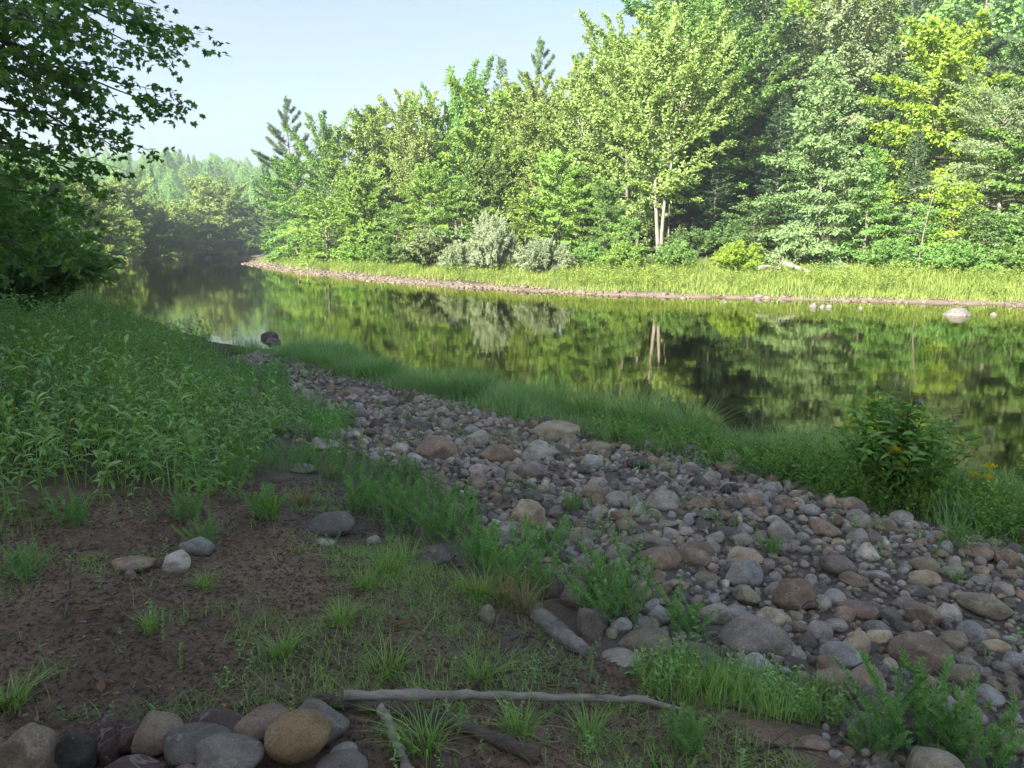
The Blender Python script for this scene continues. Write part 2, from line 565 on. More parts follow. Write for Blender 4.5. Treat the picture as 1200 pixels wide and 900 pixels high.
def build_water():
    xs = np.linspace(-150, 260, 60); ys = np.linspace(-60, 260, 60)
    A = Acc()
    X, Y = np.meshgrid(xs, ys)
    v = np.stack([X.ravel(), Y.ravel(), np.zeros(X.size)], 1)
    i = np.arange(59)[:, None] * 60; j = np.arange(59)[None]
    A.add(v, np.stack([i + j, i + j + 1, i + 61 + j, i + 60 + j], -1).reshape(-1, 4))
    m, nt, out = newmat('river_water')
    geo = N(nt, 'ShaderNodeNewGeometry'); P = geo.outputs['Position']
    mp = N(nt, 'ShaderNodeMapping'); mp.inputs['Scale'].default_value = (.55, 1.0, 1); mp.inputs['Rotation'].default_value = (0, 0, -.5)
    nt.links.new(P, mp.inputs[0])
    f1 = noise(nt, 1.1, 3, .5, mp.outputs[0], .4); f2 = noise(nt, 5.5, 3, .55, mp.outputs[0], .3)
    patch = maprange(nt, noise(nt, .16, 2, .5, mp.outputs[0]), .42, .62)
    mul = N(nt, 'ShaderNodeMath', operation='MULTIPLY'); nt.links.new(f2, mul.inputs[0]); nt.links.new(patch, mul.inputs[1])
    ad = N(nt, 'ShaderNodeMath', operation='MULTIPLY_ADD'); nt.links.new(mul.outputs[0], ad.inputs[0]); ad.inputs[1].default_value = .22; nt.links.new(f1, ad.inputs[2])
    # riffle at the far end of the pool
    sx = N(nt, 'ShaderNodeSeparateXYZ'); nt.links.new(P, sx.inputs[0])
    rf = N(nt, 'ShaderNodeMath', operation='MULTIPLY'); nt.links.new(maprange(nt, sx.outputs[1], 104, 122), rf.inputs[0]); nt.links.new(noise(nt, 2.2, 4, .6, P), rf.inputs[1])
    a2 = N(nt, 'ShaderNodeMath', operation='MULTIPLY_ADD'); nt.links.new(rf.outputs[0], a2.inputs[0]); a2.inputs[1].default_value = 7.0; nt.links.new(ad.outputs[0], a2.inputs[2])
    b = bump(nt, a2.outputs[0], .042, .05)
    fr = N(nt, 'ShaderNodeFresnel'); fr.inputs['IOR'].default_value = 1.7; nt.links.new(b, fr.inputs['Normal'])
    gl = N(nt, 'ShaderNodeBsdfGlossy'); gl.inputs['Roughness'].default_value = .04; nt.links.new(b, gl.inputs['Normal'])
    gl.inputs[0].default_value = (.98, .96, .86, 1)
    tr = N(nt, 'ShaderNodeBsdfTransparent'); tr.inputs[0].default_value = (.42, .34, .16, 1)
    mx = N(nt, 'ShaderNodeMixShader')
    nt.links.new(fr.outputs[0], mx.inputs[0]); nt.links.new(tr.outputs[0], mx.inputs[1]); nt.links.new(gl.outputs[0], mx.inputs[2])
    nt.links.new(mx.outputs[0], out.inputs[0])
    o = A.obj('river_water', m)
    tag(o, 'calm brown green river mirroring the sunlit woods', 'river', kind='structure')


build_water()


# ================================================================== TREES
def prof(shape, t):
    if shape == 'ovoid': return np.sin(PI * np.clip(t * .86 + .12, 0, 1)) ** .65
    if shape == 'cone': return (1 - t) ** .75 * .98 + .04
    if shape == 'vase': return .45 + .75 * np.sin(PI * np.clip(t * .8 + .1, 0, 1)) if t < .99 else .3
    return .4 + .6 * np.sin(PI * (t * .8 + .15))


def grow_broad(seed, H=16., cb=.08, R=4.2, shape='ovoid', npr=72, el=(0, 62), leaf=(.29, .20), per=13, droop=.22, stems=1, lean=.05, gap=.3, outw=.75, stepq=.3):
    r = np.random.default_rng(seed)
    wood, lf = Acc(), Acc()
    TB, TD, TL, TO, TV = [], [], [], [], []
    trunks = []
    for s_ in range(stems):
        a = r.random() * 2 * PI; l = lean * H * (1.0 if stems == 1 else 1.6)
        hs = H * (1 if s_ == 0 else r.uniform(.8, .97))
        t = np.linspace(0, 1, 12)
        wob = np.cumsum(r.normal(0, .012 * H / 3, (12, 2)), 0); wob[0] = 0
        p = np.stack([np.cos(a) * l * t ** 1.3 + wob[:, 0] + (s_ > 0) * .3 * np.cos(a), np.sin(a) * l * t ** 1.3 + wob[:, 1] + (s_ > 0) * .3 * np.sin(a), t * hs - .3 * (1 - t)], 1)
        rad = (.0095 if stems > 1 else .014) * H * (1 - t) ** .85 + .012
        rad[0] *= 1.35
        tube(wood, p, rad, 8); trunks.append((p, hs))
    for i in range(npr):
        p, hs = trunks[i % stems]
        u = (i + r.random()) / npr
        t = cb + (1 - cb) * u ** .9
        tc = (t - cb) / (1 - cb)
        if r.random() < gap * .5: continue
        az = i * 2.39996 + r.normal(0, .35)
        e = math.radians(el[0] + (el[1] - el[0]) * tc ** 1.2 + r.normal(0, 9))
        Lb = max(R * prof(shape, tc) * r.uniform(.62, 1.18), .7)
        Lb = Lb / max(math.cos(e), .55) if tc < .85 else max(Lb, .9) * r.uniform(.8, 1.6)
        k = t * 11; k0 = min(int(k), 10)
        p0 = p[k0] + (p[k0 + 1] - p[k0]) * (k - k0)
        d0 = np.array([math.cos(az) * math.cos(e), math.sin(az) * math.cos(e), math.sin(e)])
        q = np.linspace(0, 1, 6)
        pts = p0 + d0 * (Lb * q)[:, None]
        pts[:, 2] -= droop * Lb * q ** 2 * (1 - tc * .8)
        pts[1:] += r.normal(0, .05 * Lb / 3, (5, 3))
        tube(wood, pts, (.006 * Lb + .012) * (1 - q * .85), 4, cap=False)
        nq = max(int(Lb / stepq), 2)
        qq = np.linspace(.16, 1, nq)
        brv = r.random()
        for w in qq:
            kk = w * 5; k1 = min(int(kk), 4)
            pos = pts[k1] + (pts[k1 + 1] - pts[k1]) * (kk - k1)
            bd = unit(pts[k1 + 1] - pts[k1])
            for sgn in (-1, 1):
                ang = sgn * math.radians(r.uniform(25, 75)) * (1 if w < .97 else .35)
                ca, sa = math.cos(ang), math.sin(ang)
                td = np.array([bd[0] * ca - bd[1] * sa, bd[0] * sa + bd[1] * ca, bd[2] * .8 + r.normal(0.02, .22)])
                TB.append(pos); TD.append(td); TL.append((.30 * Lb * (1.08 - w) + .38) * r.uniform(.6, 1.15)); TO.append([math.cos(az), math.sin(az), 0]); TV.append(brv)
    TB, TD, TL, TO, TV = np.array(TB), unit(np.array(TD)), np.array(TL), np.array(TO), np.array(TV)
    n = len(TB); ii = np.repeat(np.arange(n), per)
    m = len(ii)
    f = r.random(m) ** .8
    pos = TB[ii] + TD[ii] * (TL[ii] * f)[:, None] + r.normal(0, .07, (m, 3))
    pos[:, 2] -= .1 * f ** 2
    ld = TD[ii] + r.normal(0, .6, (m, 3)); ld[:, 2] -= .3
    nr = np.array([0, 0, .75]) + TO[ii] * outw + r.normal(0, .5, (m, 3))
    sz = r.uniform(.65, 1.2, m)
    tv = np.repeat(r.random(n), per)
    tint = np.clip(.35 * tv + .25 * TV[ii] + .45 * r.random(m), 0, 1)
    leaf_cards(lf, pos, ld, nr, leaf[0] * sz, leaf[1] * sz, tint)
    return wood, lf


def grow_pine(seed, H=18., cb=.42, R=3.6, gap=.2, nw=15):
    """white pine: tiers of long upswept boughs with tufts of needles"""
    r = np.random.default_rng(seed)
    wood, lf = Acc(), Acc()
    t = np.linspace(0, 1, 12)
    p = np.stack([np.cumsum(r.normal(0, .06, 12)), np.cumsum(r.normal(0, .06, 12)), t * H], 1)
    tube(wood, p, .013 * H * (1 - t) ** .8 + .02, 8)
    B, D, Z = [], [], []
    for w in range(nw):
        tc = w / (nw - 1); tt = cb + (1 - cb) * tc * .97
        k = tt * 11; k0 = min(int(k), 10); c0 = p[k0] + (p[k0 + 1] - p[k0]) * (k - k0)
        nb = 5
        a0 = r.random() * 6.28
        for b in range(nb):
            if r.random() < gap: continue
            L = R * (1 - tc) ** .6 * (.6 + .5 * math.sin(PI * min(1, tc * 1.3 + .25))) * r.uniform(.55, 1.25) + .5
            az = a0 + b * 6.28 / nb + r.normal(0, .25); e = math.radians(8 + 45 * tc ** 1.5 + r.normal(0, 8))
            q = np.linspace(0, 1, 6)
            pts = c0 + np.stack([math.cos(az) * math.cos(e) * q * L, math.sin(az) * math.cos(e) * q * L, math.sin(e) * q * L + .22 * L * q ** 2.2 - .12 * L * q], 1)
            tube(wood, pts, (.012 * L + .012) * (1 - .8 * q), 4, cap=False)
            for x in np.linspace(.35, 1, max(int(L / .22), 3)):
                kk = x * 5; k1 = min(int(kk), 4); pos = pts[k1] + (pts[k1 + 1] - pts[k1]) * (kk - k1)
                bd = unit(pts[k1 + 1] - pts[k1])
                for sg in (-1, 0, 1):
                    an = sg * r.uniform(.5, 1.0); td = np.array([bd[0] * math.cos(an) - bd[1] * math.sin(an), bd[0] * math.sin(an) + bd[1] * math.cos(an), bd[2] + .25])
                    ln = r.uniform(.2, .65) * (1.15 - x * .5)
                    for y in (.45, 1.):
                        B.append(pos + td * ln * y); D.append(td); Z.append(ln)
    B, D = np.array(B), unit(np.array(D)); n = len(B); per = 9
    ii = np.repeat(np.arange(n), per)
    d = unit(D[ii] * .7 + r.normal(0, .55, (n * per, 3)) + [0, 0, .25])
    leaf_cards(lf, B[ii], d, r.normal(0, 1, (n * per, 3)), r.uniform(.24, .42, n * per), .06, np.clip(np.repeat(r.random(n), per) * .6 + r.random(n * per) * .4, 0, 1), fold=0)
    return wood, lf


def grow_spruce(seed, H=16., R=2.9, npr=120, cb=.04):
    r = np.random.default_rng(seed)
    wood, lf = Acc(), Acc()
    t = np.linspace(0, 1, 8)
    p = np.stack([t * 0, t * 0, t * H], 1)
    tube(wood, p, .012 * H * (1 - t) + .015, 7)
    B, D, L_, Vv = [], [], [], []
    for i in range(npr):
        tc = (i + r.random()) / npr; tt = cb + (1 - cb) * tc
        L = R * (1 - tc) ** .85 * r.uniform(.7, 1.12) + .25
        az = i * 2.39996 + r.normal(0, .3); e = math.radians(-14 + 55 * tc ** 2 + r.normal(0, 7))
        q = np.linspace(0, 1, 5)
        pts = np.array([0, 0, tt * H]) + np.stack([math.cos(az) * math.cos(e) * q * L, math.sin(az) * math.cos(e) * q * L, math.sin(e) * q * L + .18 * L * q ** 2], 1)
        tube(wood, pts, (.008 * L + .008) * (1 - .8 * q), 3, cap=False)
        for x in np.linspace(.15, 1, max(int(L / .2), 3)):
            pos = pts[0] + (pts[-1] - pts[0]) * x; pos[2] = np.interp(x, q, pts[:, 2])
            for sg in (-1, 1):
                an = sg * r.uniform(.4, 1.1)
                B.append(pos); D.append([math.cos(az + an), math.sin(az + an), -.2 + r.normal(0, .2)]); L_.append((.28 * L * (1.1 - x) + .25) * r.uniform(.7, 1.2)); Vv.append(tc)
    B, D, L_ = np.array(B), unit(np.array(D)), np.array(L_); n = len(B); per = 9
    ii = np.repeat(np.arange(n), per); m = len(ii)
    f = r.random(m)
    pos = B[ii] + D[ii] * (L_[ii] * f)[:, None]
    d = D[ii] + r.normal(0, .6, (m, 3)); nr = np.array([0, 0, .7]) + r.normal(0, .5, (m, 3)) + D[ii] * .3
    leaf_cards(lf, pos, d, nr, r.uniform(.16, .3, m), r.uniform(.07, .12, m), np.clip(np.repeat(r.random(n), per) * .6 + r.random(m) * .4, 0, 1))
    return wood, lf


def grow_bush(seed, H=2.2, R=1.6, n=70, leaf=(.16, .08), per=12):
    r = np.random.default_rng(seed)
    wood, lf = Acc(), Acc()
    B, D, L_ = [], [], []
    for i in range(n):
        az = r.random() * 6.283; rr = math.sqrt(r.random())
        tip = np.array([math.cos(az) * R * rr, math.sin(az) * R * rr, H * math.sqrt(max(1 - rr * rr * .85, .05)) * r.uniform(.72, 1.08)])
        b0 = np.array([math.cos(az) * .2 * rr, math.sin(az) * .2 * rr, -.05])
        q = np.linspace(0, 1, 6)[:, None]
        pts = b0 + (tip - b0) * q + np.array([0, 0, .22 * H]) * (q * (1 - q)) * 1.5
        tube(wood, pts, .012 * (1 - q[:, 0] * .8), 3, cap=False)
        for x in np.linspace(.3, 1, 9):
            k = x * 5; k0 = min(int(k), 4); pos = pts[k0] + (pts[k0 + 1] - pts[k0]) * (k - k0)
            bd = unit(pts[k0 + 1] - pts[k0])
            B.append(pos); D.append(bd + r.normal(0, .55, 3)); L_.append(r.uniform(.2, .5) * R * .4)
    B, D, L_ = np.array(B), unit(np.array(D)), np.array(L_)
    ii = np.repeat(np.arange(len(B)), per); m = len(ii)
    pos = B[ii] + D[ii] * (L_[ii] * r.random(m))[:, None] + r.normal(0, .03, (m, 3))
    pos[:, 2] = np.maximum(pos[:, 2], .03)
    out = unit(pos * [1, 1, .8])
    leaf_cards(lf, pos, D[ii] + r.normal(0, .6, (m, 3)), out * .7 + [0, 0, .4] + r.normal(0, .45, (m, 3)), leaf[0] * r.uniform(.7, 1.2, m), leaf[1] * r.uniform(.7, 1.2, m), np.clip(np.repeat(r.random(len(B)), per) * .55 + r.random(m) * .45, 0, 1))
    return wood, lf


VAR = {}


def variant(name, pair):
    VAR[name] = (pair[0].mesh(name + '_trunk'), pair[1].mesh(name + '_crown', False), float(np.concatenate(pair[1].v)[:, 2].max()))


for k in range(3):
    variant('maple%d' % k, grow_broad(20 + k, H=16, R=5.3, shape='ovoid', npr=84, el=(-6, 58), cb=.05))
    variant('ash%d' % k, grow_broad(40 + k, H=17, R=4.5, shape='vase', npr=80, el=(12, 74), cb=.06, droop=.1, leaf=(.28, .17), stems=1 + (k > 0), gap=.25))
variant('gallery0', grow_broad(61, H=17.5, R=4.0, shape='vase', npr=84, el=(30, 78), cb=.30, droop=.1, leaf=(.28, .17), stems=2, lean=.06, gap=.3))
variant('cone0', grow_broad(71, H=13.5, R=4.5, shape='cone', npr=120, el=(-8, 50), cb=.03, droop=.12, leaf=(.26, .15), per=11, gap=.1, lean=.02, stepq=.34))
variant('cone1', grow_broad(73, H=13.5, R=3.6, shape='cone', npr=100, el=(0, 58), cb=.04, droop=.12, leaf=(.26, .15), per=11, gap=.1, lean=.02, stepq=.34))
variant('willow0', grow_broad(81, H=15, R=5.2, shape='ovoid', npr=88, el=(4, 62), cb=.16, droop=.35, leaf=(.22, .09), per=14, gap=.25))
for k in range(2):
    variant('pine%d' % k, grow_pine(90 + k, H=18, cb=.42 - .14 * k, R=4.8, gap=.28 - .08 * k, nw=10 + 5 * k))
    variant('spruce%d' % k, grow_spruce(95 + k))
for k in range(2):
    variant('round%d' % k, grow_broad(130 + k, H=14, R=5.0, shape='ovoid', npr=110, el=(-4, 66), cb=.03, leaf=(.3, .21), per=15, gap=.08, droop=.14, outw=.9))
variant('sapling0', grow_broad(99, H=5.5, R=1.9, shape='ovoid', npr=44, el=(0, 55), cb=.08, leaf=(.2, .13), per=10))
for k in range(2):
    variant('bush%d' % k, grow_bush(110 + k))
variant('silver_bush0', grow_bush(115, leaf=(.15, .045), per=16, n=90))


_used = set()


def plant(name, var, xy, Hm, leafm, label, cat='tree', group=None, wide=1.0, rz=None, bark=None, parts=('trunk', 'crown'), sink=.05):
    tr, cr, h = VAR[var]
    s = Hm / h
    z = hz(*xy) - sink
    e = empty(name, (xy[0], xy[1], z), random.uniform(0, 6.28) if rz is None else rz, (s * wide, s * wide, s))
    tag(e, label, cat, group)
    a = link(parts[0], tr, BARK, e); b = link(parts[1], cr, leafm, e)
    slot(a, bark or BARK); slot(b, leafm)
    return e


def tree_px(name, var, px, topy, Y, leafm, label, wide=1.0, **kw):
    x = x_at(px, Y)
    top = at_y(px, topy, Y)[2]
    return plant(name, var, (x, Y), max(top - hz(x, Y), 2.0), LEAF[leafm], label, wide=wide, **kw)


GR = 'trees of the wood along the sunny far bank'
# px, top, distance, variant, leaf, width, name, label
front = [
    (350, 178, 86, 'maple0', 'mid', 1.0, 'maple_tree', 'rounded mid green tree beside the foot of the lone tall pine'),
    (328, 205, 100, 'maple2', 'deep', .9, 'maple_tree', 'dark low tree at the tip of the wood where the river bends'),
    (396, 122, 82, 'ash0', 'mid', .95, 'broadleaf_tree', 'pointed green tree next after the lone pine on the skyline'),
    (442, 118, 77, 'maple1', 'bright', .95, 'broadleaf_tree', 'light green tree with a notched top at the low end of the wood'),
    (425, 190, 68, 'round0', 'bright', .9, 'maple_tree', 'low bright maple in front of the notched skyline tree'),
    (492, 94, 72, 'ash1', 'pale', .9, 'broadleaf_tree', 'spiky topped green tree rising above the pale willow scrub'),
    (540, 66, 68, 'ash2', 'mid', .9, 'broadleaf_tree', 'tall tree with feathery upright shoots at mid wood'),
    (505, 185, 58, 'maple0', 'bright', .85, 'maple_tree', 'tiered bright maple low in front of the feathery topped tree'),
    (590, 76, 64, 'round0', 'bright', .95, 'broadleaf_tree', 'broad yellow green crown below the small dark spire'),
    (640, 74, 60, 'ash0', 'pale', .95, 'broadleaf_tree', 'yellow green tree below the ragged pine head on the skyline'),
    (575, 170, 53, 'round0', 'mid', .8, 'maple_tree', 'mid green maple behind the tallest grey willow bush'),
    (690, 45, 56, 'ash1', 'pale', .95, 'broadleaf_tree', 'tall light tree whose shoots climb towards the blue gap'),
    (655, 170, 50, 'maple0', 'bright', .8, 'maple_tree', 'layered maple overhanging the round silver bush'),
    (738, 8, 53, 'ash2', 'pale', 1.0, 'broadleaf_tree', 'very tall pale green tree on the near side of the skyline dip'),
    (705, 200, 46, 'maple2', 'mid', .75, 'maple_tree', 'small tiered maple between the round silver bush and the pale twin trunks'),
    (772, -10, 47, 'gallery0', 'pale', 1.0, 'twin_trunk_tree', 'tall open tree on pale bare twin trunks'),
    (825, -35, 54, 'ash0', 'mid', 1.0, 'broadleaf_tree', 'high leafy tree just behind the pale twin trunks'),
    (835, 150, 50, 'spruce1', 'spruce', 1.3, 'hemlock_tree', 'dark hemlock filling the shade behind the twin trunks'),
    (880, -60, 60, 'spruce0', 'needle', 1.5, 'spruce_tree', 'tall dark spruce above the deep shaded gap'),
    (905, 110, 52, 'spruce1', 'spruce', 1.4, 'hemlock_tree', 'black green hemlock in the deep gap beside the pyramid tree'),
    (958, 58, 41, 'cone0', 'cone', .95, 'pyramid_tree', 'pyramid shaped soft green tree with boughs down to the grass'),
    (1012, 165, 40, 'cone1', 'mid', 1.05, 'small_maple', 'lower green tree leaning on the flank of the pyramid tree'),
    (985, -30, 58, 'maple1', 'grey', 1.0, 'broadleaf_tree', 'greyish green tall tree behind the tip of the pyramid tree'),
    (930, -50, 66, 'ash1', 'yellow', 1.0, 'broadleaf_tree', 'sunlit lime tree high on the slope above the dark gap'),
    (1085, 12, 46, 'maple0', 'yellow', .9, 'lime_green_tree', 'vivid yellow green tree between the pyramid tree and the grey willow'),
    (1062, 150, 43, 'spruce1', 'spruce', 1.1, 'hemlock_tree', 'dark hemlock shadowed under the vivid yellow green tree'),
    (1165, 72, 40, 'willow0', 'grey', 1.05, 'willow_tree', 'large grey green willow with a leaning trunk by the grass'),
    (1110, 205, 39, 'sapling0', 'yellow', 1.2, 'sapling', 'bright low sapling at the foot of the yellow green tree'),
    (1225, 60, 38, 'round1', 'mid', 1.0, 'maple_tree', 'mid green maple crowding the outer side of the grey willow'),
    (1150, 240, 37, 'sapling0', 'deep', 1.4, 'sapling', 'dark leafy sapling under the skirts of the grey willow'),
    (1195, 235, 36.5, 'sapling0', 'mid', 1.3, 'sapling', 'green sapling at the water end of the willow thicket'),
    (1075, 235, 38.5, 'sapling0', 'mid', 1.2, 'sapling', 'mid green sapling just behind the far grass beside a thin pale stem'),
    (880, 225, 44, 'sapling0', 'deep', 1.3, 'sapling', 'dark sapling in the gap behind the yellow bush'),
    (735, 250, 43, 'sapling0', 'mid', 1.1, 'sapling', 'low leafy sapling near the round silver bush'),
    (615, 215, 50, 'sapling0', 'bright', 1.2, 'sapling', 'bright sapling behind the gap between the two grey willow bushes'),
    (465, 235, 60, 'sapling0', 'mid', 1.4, 'sapling', 'mid green sapling over the pale scrub at mid wood'),
    (385, 225, 74, 'sapling0', 'bright', 1.7, 'sapling', 'bright spreading sapling at the low end of the far bank'),
    (1130, -60, 62, 'pine1', 'needle', 1.25, 'white_pine', 'great white pine spreading layered boughs above the willow'),
    (1050, -50, 68, 'pine1', 'needle', 1.1, 'white_pine', 'tall white pine behind the yellow green tree'),
    (1200, -40, 55, 'pine0', 'needle', 1.2, 'white_pine', 'white pine with long boughs above the outermost maple'),
    (345, 110, 104, 'pine0', 'needle', .8, 'white_pine', 'lone white pine standing clear on the skyline above the river bend'),
    (318, 190, 122, 'pine1', 'needle', .7, 'white_pine', 'shorter dark pine beside the river bend below the lone pine'),
    (632, 40, 84, 'pine0', 'needle', .75, 'white_pine', 'ragged pine head standing above the middle of the wood'),
    (588, 64, 84, 'spruce0', 'needle', .6, 'spruce_tree', 'small dark spruce spire on the skyline before the ragged pine'),
    (676, 58, 80, 'spruce1', 'needle', .8, 'spruce_tree', 'dark spruce spire on the skyline after the ragged pine'),
    (552, 80, 80, 'spruce0', 'needle', .6, 'spruce_tree', 'thin spruce spire beside the feathery topped tree'),
    (800, -70, 70, 'maple2', 'mid', 1.1, 'broadleaf_tree', 'tall tree on the slope over the twin trunk tree'),
    (860, -20, 74, 'maple0', 'mid', 1.0, 'broadleaf_tree', 'sloping hillside tree seen over the dark spruce'),
    (1010, -20, 74, 'ash2', 'bright', 1.0, 'broadleaf_tree', 'bright hillside tree high above the pyramid tree'),
    (755, 130, 58, 'maple1', 'deep', .9, 'broadleaf_tree', 'shaded tree seen between the pale twin trunks'),
    (690, 120, 62, 'round0', 'mid', .9, 'broadleaf_tree', 'half hidden tree filling the wood behind the layered maple'),
    (610, 120, 70, 'round1', 'mid', 1.0, 'broadleaf_tree', 'half hidden tree filling the wood behind the grey willow bushes'),
    (470, 130, 80, 'round0', 'mid', 1.0, 'broadleaf_tree', 'half hidden tree behind the spiky topped green tree'),
    (1045, 20, 62, 'maple2', 'mid', 1.1, 'broadleaf_tree', 'hillside tree filling the slope between the grey tree and the yellow green tree'),
    (1120, 30, 66, 'maple0', 'bright', 1.1, 'broadleaf_tree', 'hillside tree peeping over the yellow green tree'),
    (1180, 30, 60, 'ash1', 'mid', 1.1, 'broadleaf_tree', 'slope tree rising behind the crown of the grey willow'),
    (1235, 20, 56, 'maple2', 'mid', 1.1, 'broadleaf_tree', 'slope tree at the photo edge behind the outer maple'),
    (960, -60, 78, 'maple1', 'bright', 1.1, 'broadleaf_tree', 'high bright tree on the slope over the black green hemlock'),
    (905, 0, 84, 'maple2', 'mid', 1.1, 'broadleaf_tree', 'farthest slope tree in the notch beside the dark spruce'),
    (1085, -60, 84, 'maple1', 'mid', 1.1, 'broadleaf_tree', 'high slope tree between the two great white pines'),
    (1020, 80, 54, 'maple1', 'deep', 1.0, 'broadleaf_tree', 'shaded tree behind the flank of the pyramid tree'),
    (1130, 110, 52, 'maple2', 'mid', 1.0, 'broadleaf_tree', 'tree packed behind the leaning willow trunk'),
    (720, 90, 66, 'round0', 'mid', 1.0, 'broadleaf_tree', 'half hidden tree behind the shoots that climb to the blue gap'),
    (535, 150, 76, 'round1', 'deep', 1.0, 'broadleaf_tree', 'half hidden dark tree behind the tiered bright maple'),
]
for px, ty, Y, var, lf_, wd, nm, lab in front:
    Y += 6 if Y < 70 else 3
    wd *= 1.15
    tree_px(nm, var, px, ty, Y, lf_, lab, wd, group=GR, bark=BARK_PALE if var in ('gallery0', 'willow0') else BARK)

# shrubs at the edge of the far grass
shr = [
    (640, 272, 44, 'silver_bush0', 'silver', 1.15, 'round silver willow bush standing alone on the far grass'),
    (577, 240, 48, 'silver_bush0', 'silver', .62, 'tall grey willow bush like a plume behind the far grass'),
    (543, 278, 50, 'silver_bush0', 'silver', 1.1, 'low grey willow bush beside the taller willow plume'),
    (505, 262, 55, 'bush0', 'grey', 1.4, 'pale green scrub bush below the spiky topped tree'),
    (462, 278, 60, 'bush1', 'mid', 1.5, 'green scrub bush in the middle of the scrub row'),
    (420, 280, 66, 'bush0', 'bright', 1.7, 'light green bush near the low end of the scrub row'),
    (375, 284, 76, 'bush1', 'bright', 1.9, 'bright bush at the low end of the scrub row'),
    (340, 286, 88, 'bush0', 'bright', 1.8, 'last low bush of the scrub row by the point'),
    (865, 285, 40, 'bush1', 'yellow', 1.25, 'vivid yellow green bush in front of the dark gap'),
    (790, 280, 42, 'bush0', 'mid', 1.2, 'leafy green bush at the foot of the twin trunks'),
    (735, 288, 43, 'bush1', 'bright', 1.2, 'light bush between the twin trunks and the round silver bush'),
    (690, 285, 46, 'bush0', 'mid', 1.2, 'shaded green bush behind the round silver bush'),
    (1040, 286, 38, 'bush1', 'mid', 1.2, 'low green bush below the dark hemlock'),
    (930, 285, 41, 'bush0', 'grey', 1.2, 'grey green bush under the pyramid tree beside the drift log'),
    (1120, 282, 36.5, 'bush1', 'mid', 1.4, 'dark green bush under the willow thicket'),
    (848, 258, 49, 'bush0', 'deep', 1.6, 'dark bush deep in the gap behind the twin trunks and the yellow bush'),
    (812, 262, 47, 'bush1', 'deep', 1.4, 'dark bush in the shade just past the twin trunks'),
    (903, 262, 48, 'bush1', 'deep', 1.6, 'dark bush in the shade behind the grey green bush'),
    (1195, 278, 35.5, 'bush0', 'mid', 1.4, 'green bush at the outer end of the willow thicket'),
]
for px, ty, Y, var, lf_, wd, lab in shr:
    Y += 5
    tree_px('shrub' if 'willow' not in lab.split(' bush')[0] else 'willow_bush', var, px, ty, Y, lf_, lab, wd, cat='bush', group='bushes along the far grass', parts=('stems', 'foliage'))

# far trees round the bend
FR = 'distant trees round the river bend'
farl = [
    (118, 205, 96, 'round1', 'pale', 'hazy tree nearest the overhanging maple round the bend'),
    (150, 198, 118, 'round0', 'pale', 'hazy sunlit tree with a high rounded crown round the bend'),
    (185, 236, 126, 'round0', 'pale', 'low tree second from the high rounded crown round the bend'),
    (215, 232, 132, 'round0', 'pale', 'low broad tree at the middle of the bend'),
    (243, 204, 141, 'round1', 'pale', 'rounded hazy tree above the far riffle'),
    (268, 206, 141, 'round0', 'pale', 'tall rounded tree above the end of the far riffle'),
    (292, 236, 148, 'round0', 'mid', 'dim bluish tree where the river slips behind the point'),
    (312, 245, 150, 'pine1', 'needle', 'dim pine where the river slips behind the point'),
    (135, 240, 104, 'round0', 'mid', 'shaded tree low over the water under the hazy bank'),
    (170, 250, 122, 'round1', 'pale', 'small hazy tree low on the bank round the bend'),
    (228, 255, 137, 'round0', 'pale', 'low hazy tree close to the far riffle'),
    (200, 262, 133, 'sapling0', 'deep', 'tiny dark sapling low on the far bank'),
    (285, 268, 141, 'bush0', 'mid', 'leaning bush over the water past the riffle'),
    (95, 215, 84, 'round0', 'mid', 'dark tree half hidden by the overhanging maple'),
    (60, 190, 70, 'round0', 'mid', 'shaded tree behind the overhanging maple boughs'),
    (15, 180, 58, 'round1', 'deep', 'shaded tree on the bank behind the boughs at the photo edge'),
]
for px, ty, Y, var, lf_, lab in farl:
    tree_px('distant_tree', var, px, ty, Y, lf_, lab, 1.2 if Y > 100 else 1.1, group=FR)
con = [(118, 205), (160, 192), (186, 182), (204, 174), (219, 177), (232, 194), (252, 190), (262, 200), (277, 203), (291, 213), (303, 218), (140, 188)]
for i, (px, ty) in enumerate(con):
    tree_px('hilltop_conifer', 'spruce0' if i % 3 else 'pine1', px, ty - 3, 225 + (i * 37 % 30), 'needle', 'hazy dark conifer spire on the far ridge above the bend', 1.0, group='conifers on the far ridge')


# the far woods read as one mass: ridge beyond the bend, and the slope behind the far bank
def low_crown(seed, tall=False):
    r = np.random.default_rng(seed); A = Acc()
    H, R = (15, 2.6) if tall else (13, 4.2)
    n = 4200
    t = r.random(n); az = r.random(n) * 6.283
    rr = R * (np.array([prof('cone' if tall else 'ovoid', x) for x in t])) * (.5 + .5 * r.random(n) ** .5) * (1 + .28 * np.sin(az * 3 + seed) * np.sin(t * 9 + seed * 2) + .15 * np.sin(az * 7 + t * 17))
    pos = np.stack([np.cos(az) * rr, np.sin(az) * rr, 2 + t * (H - 2) * (1 + .14 * np.sin(az * 2 + seed))], 1)
    out = np.stack([np.cos(az), np.sin(az), t * 0 + .5], 1)
    leaf_cards(A, pos, r.normal(0, 1, (n, 3)), out + r.normal(0, .45, (n, 3)), r.uniform(.28, .5, n), r.uniform(.2, .36, n), np.clip(r.normal(.5, .25, n), 0, 1))
    return A.arrays()


LC = [low_crown(k) for k in range(4)]; LT = [low_crown(9 + k, True) for k in range(2)]
r_ = np.random.default_rng(5)


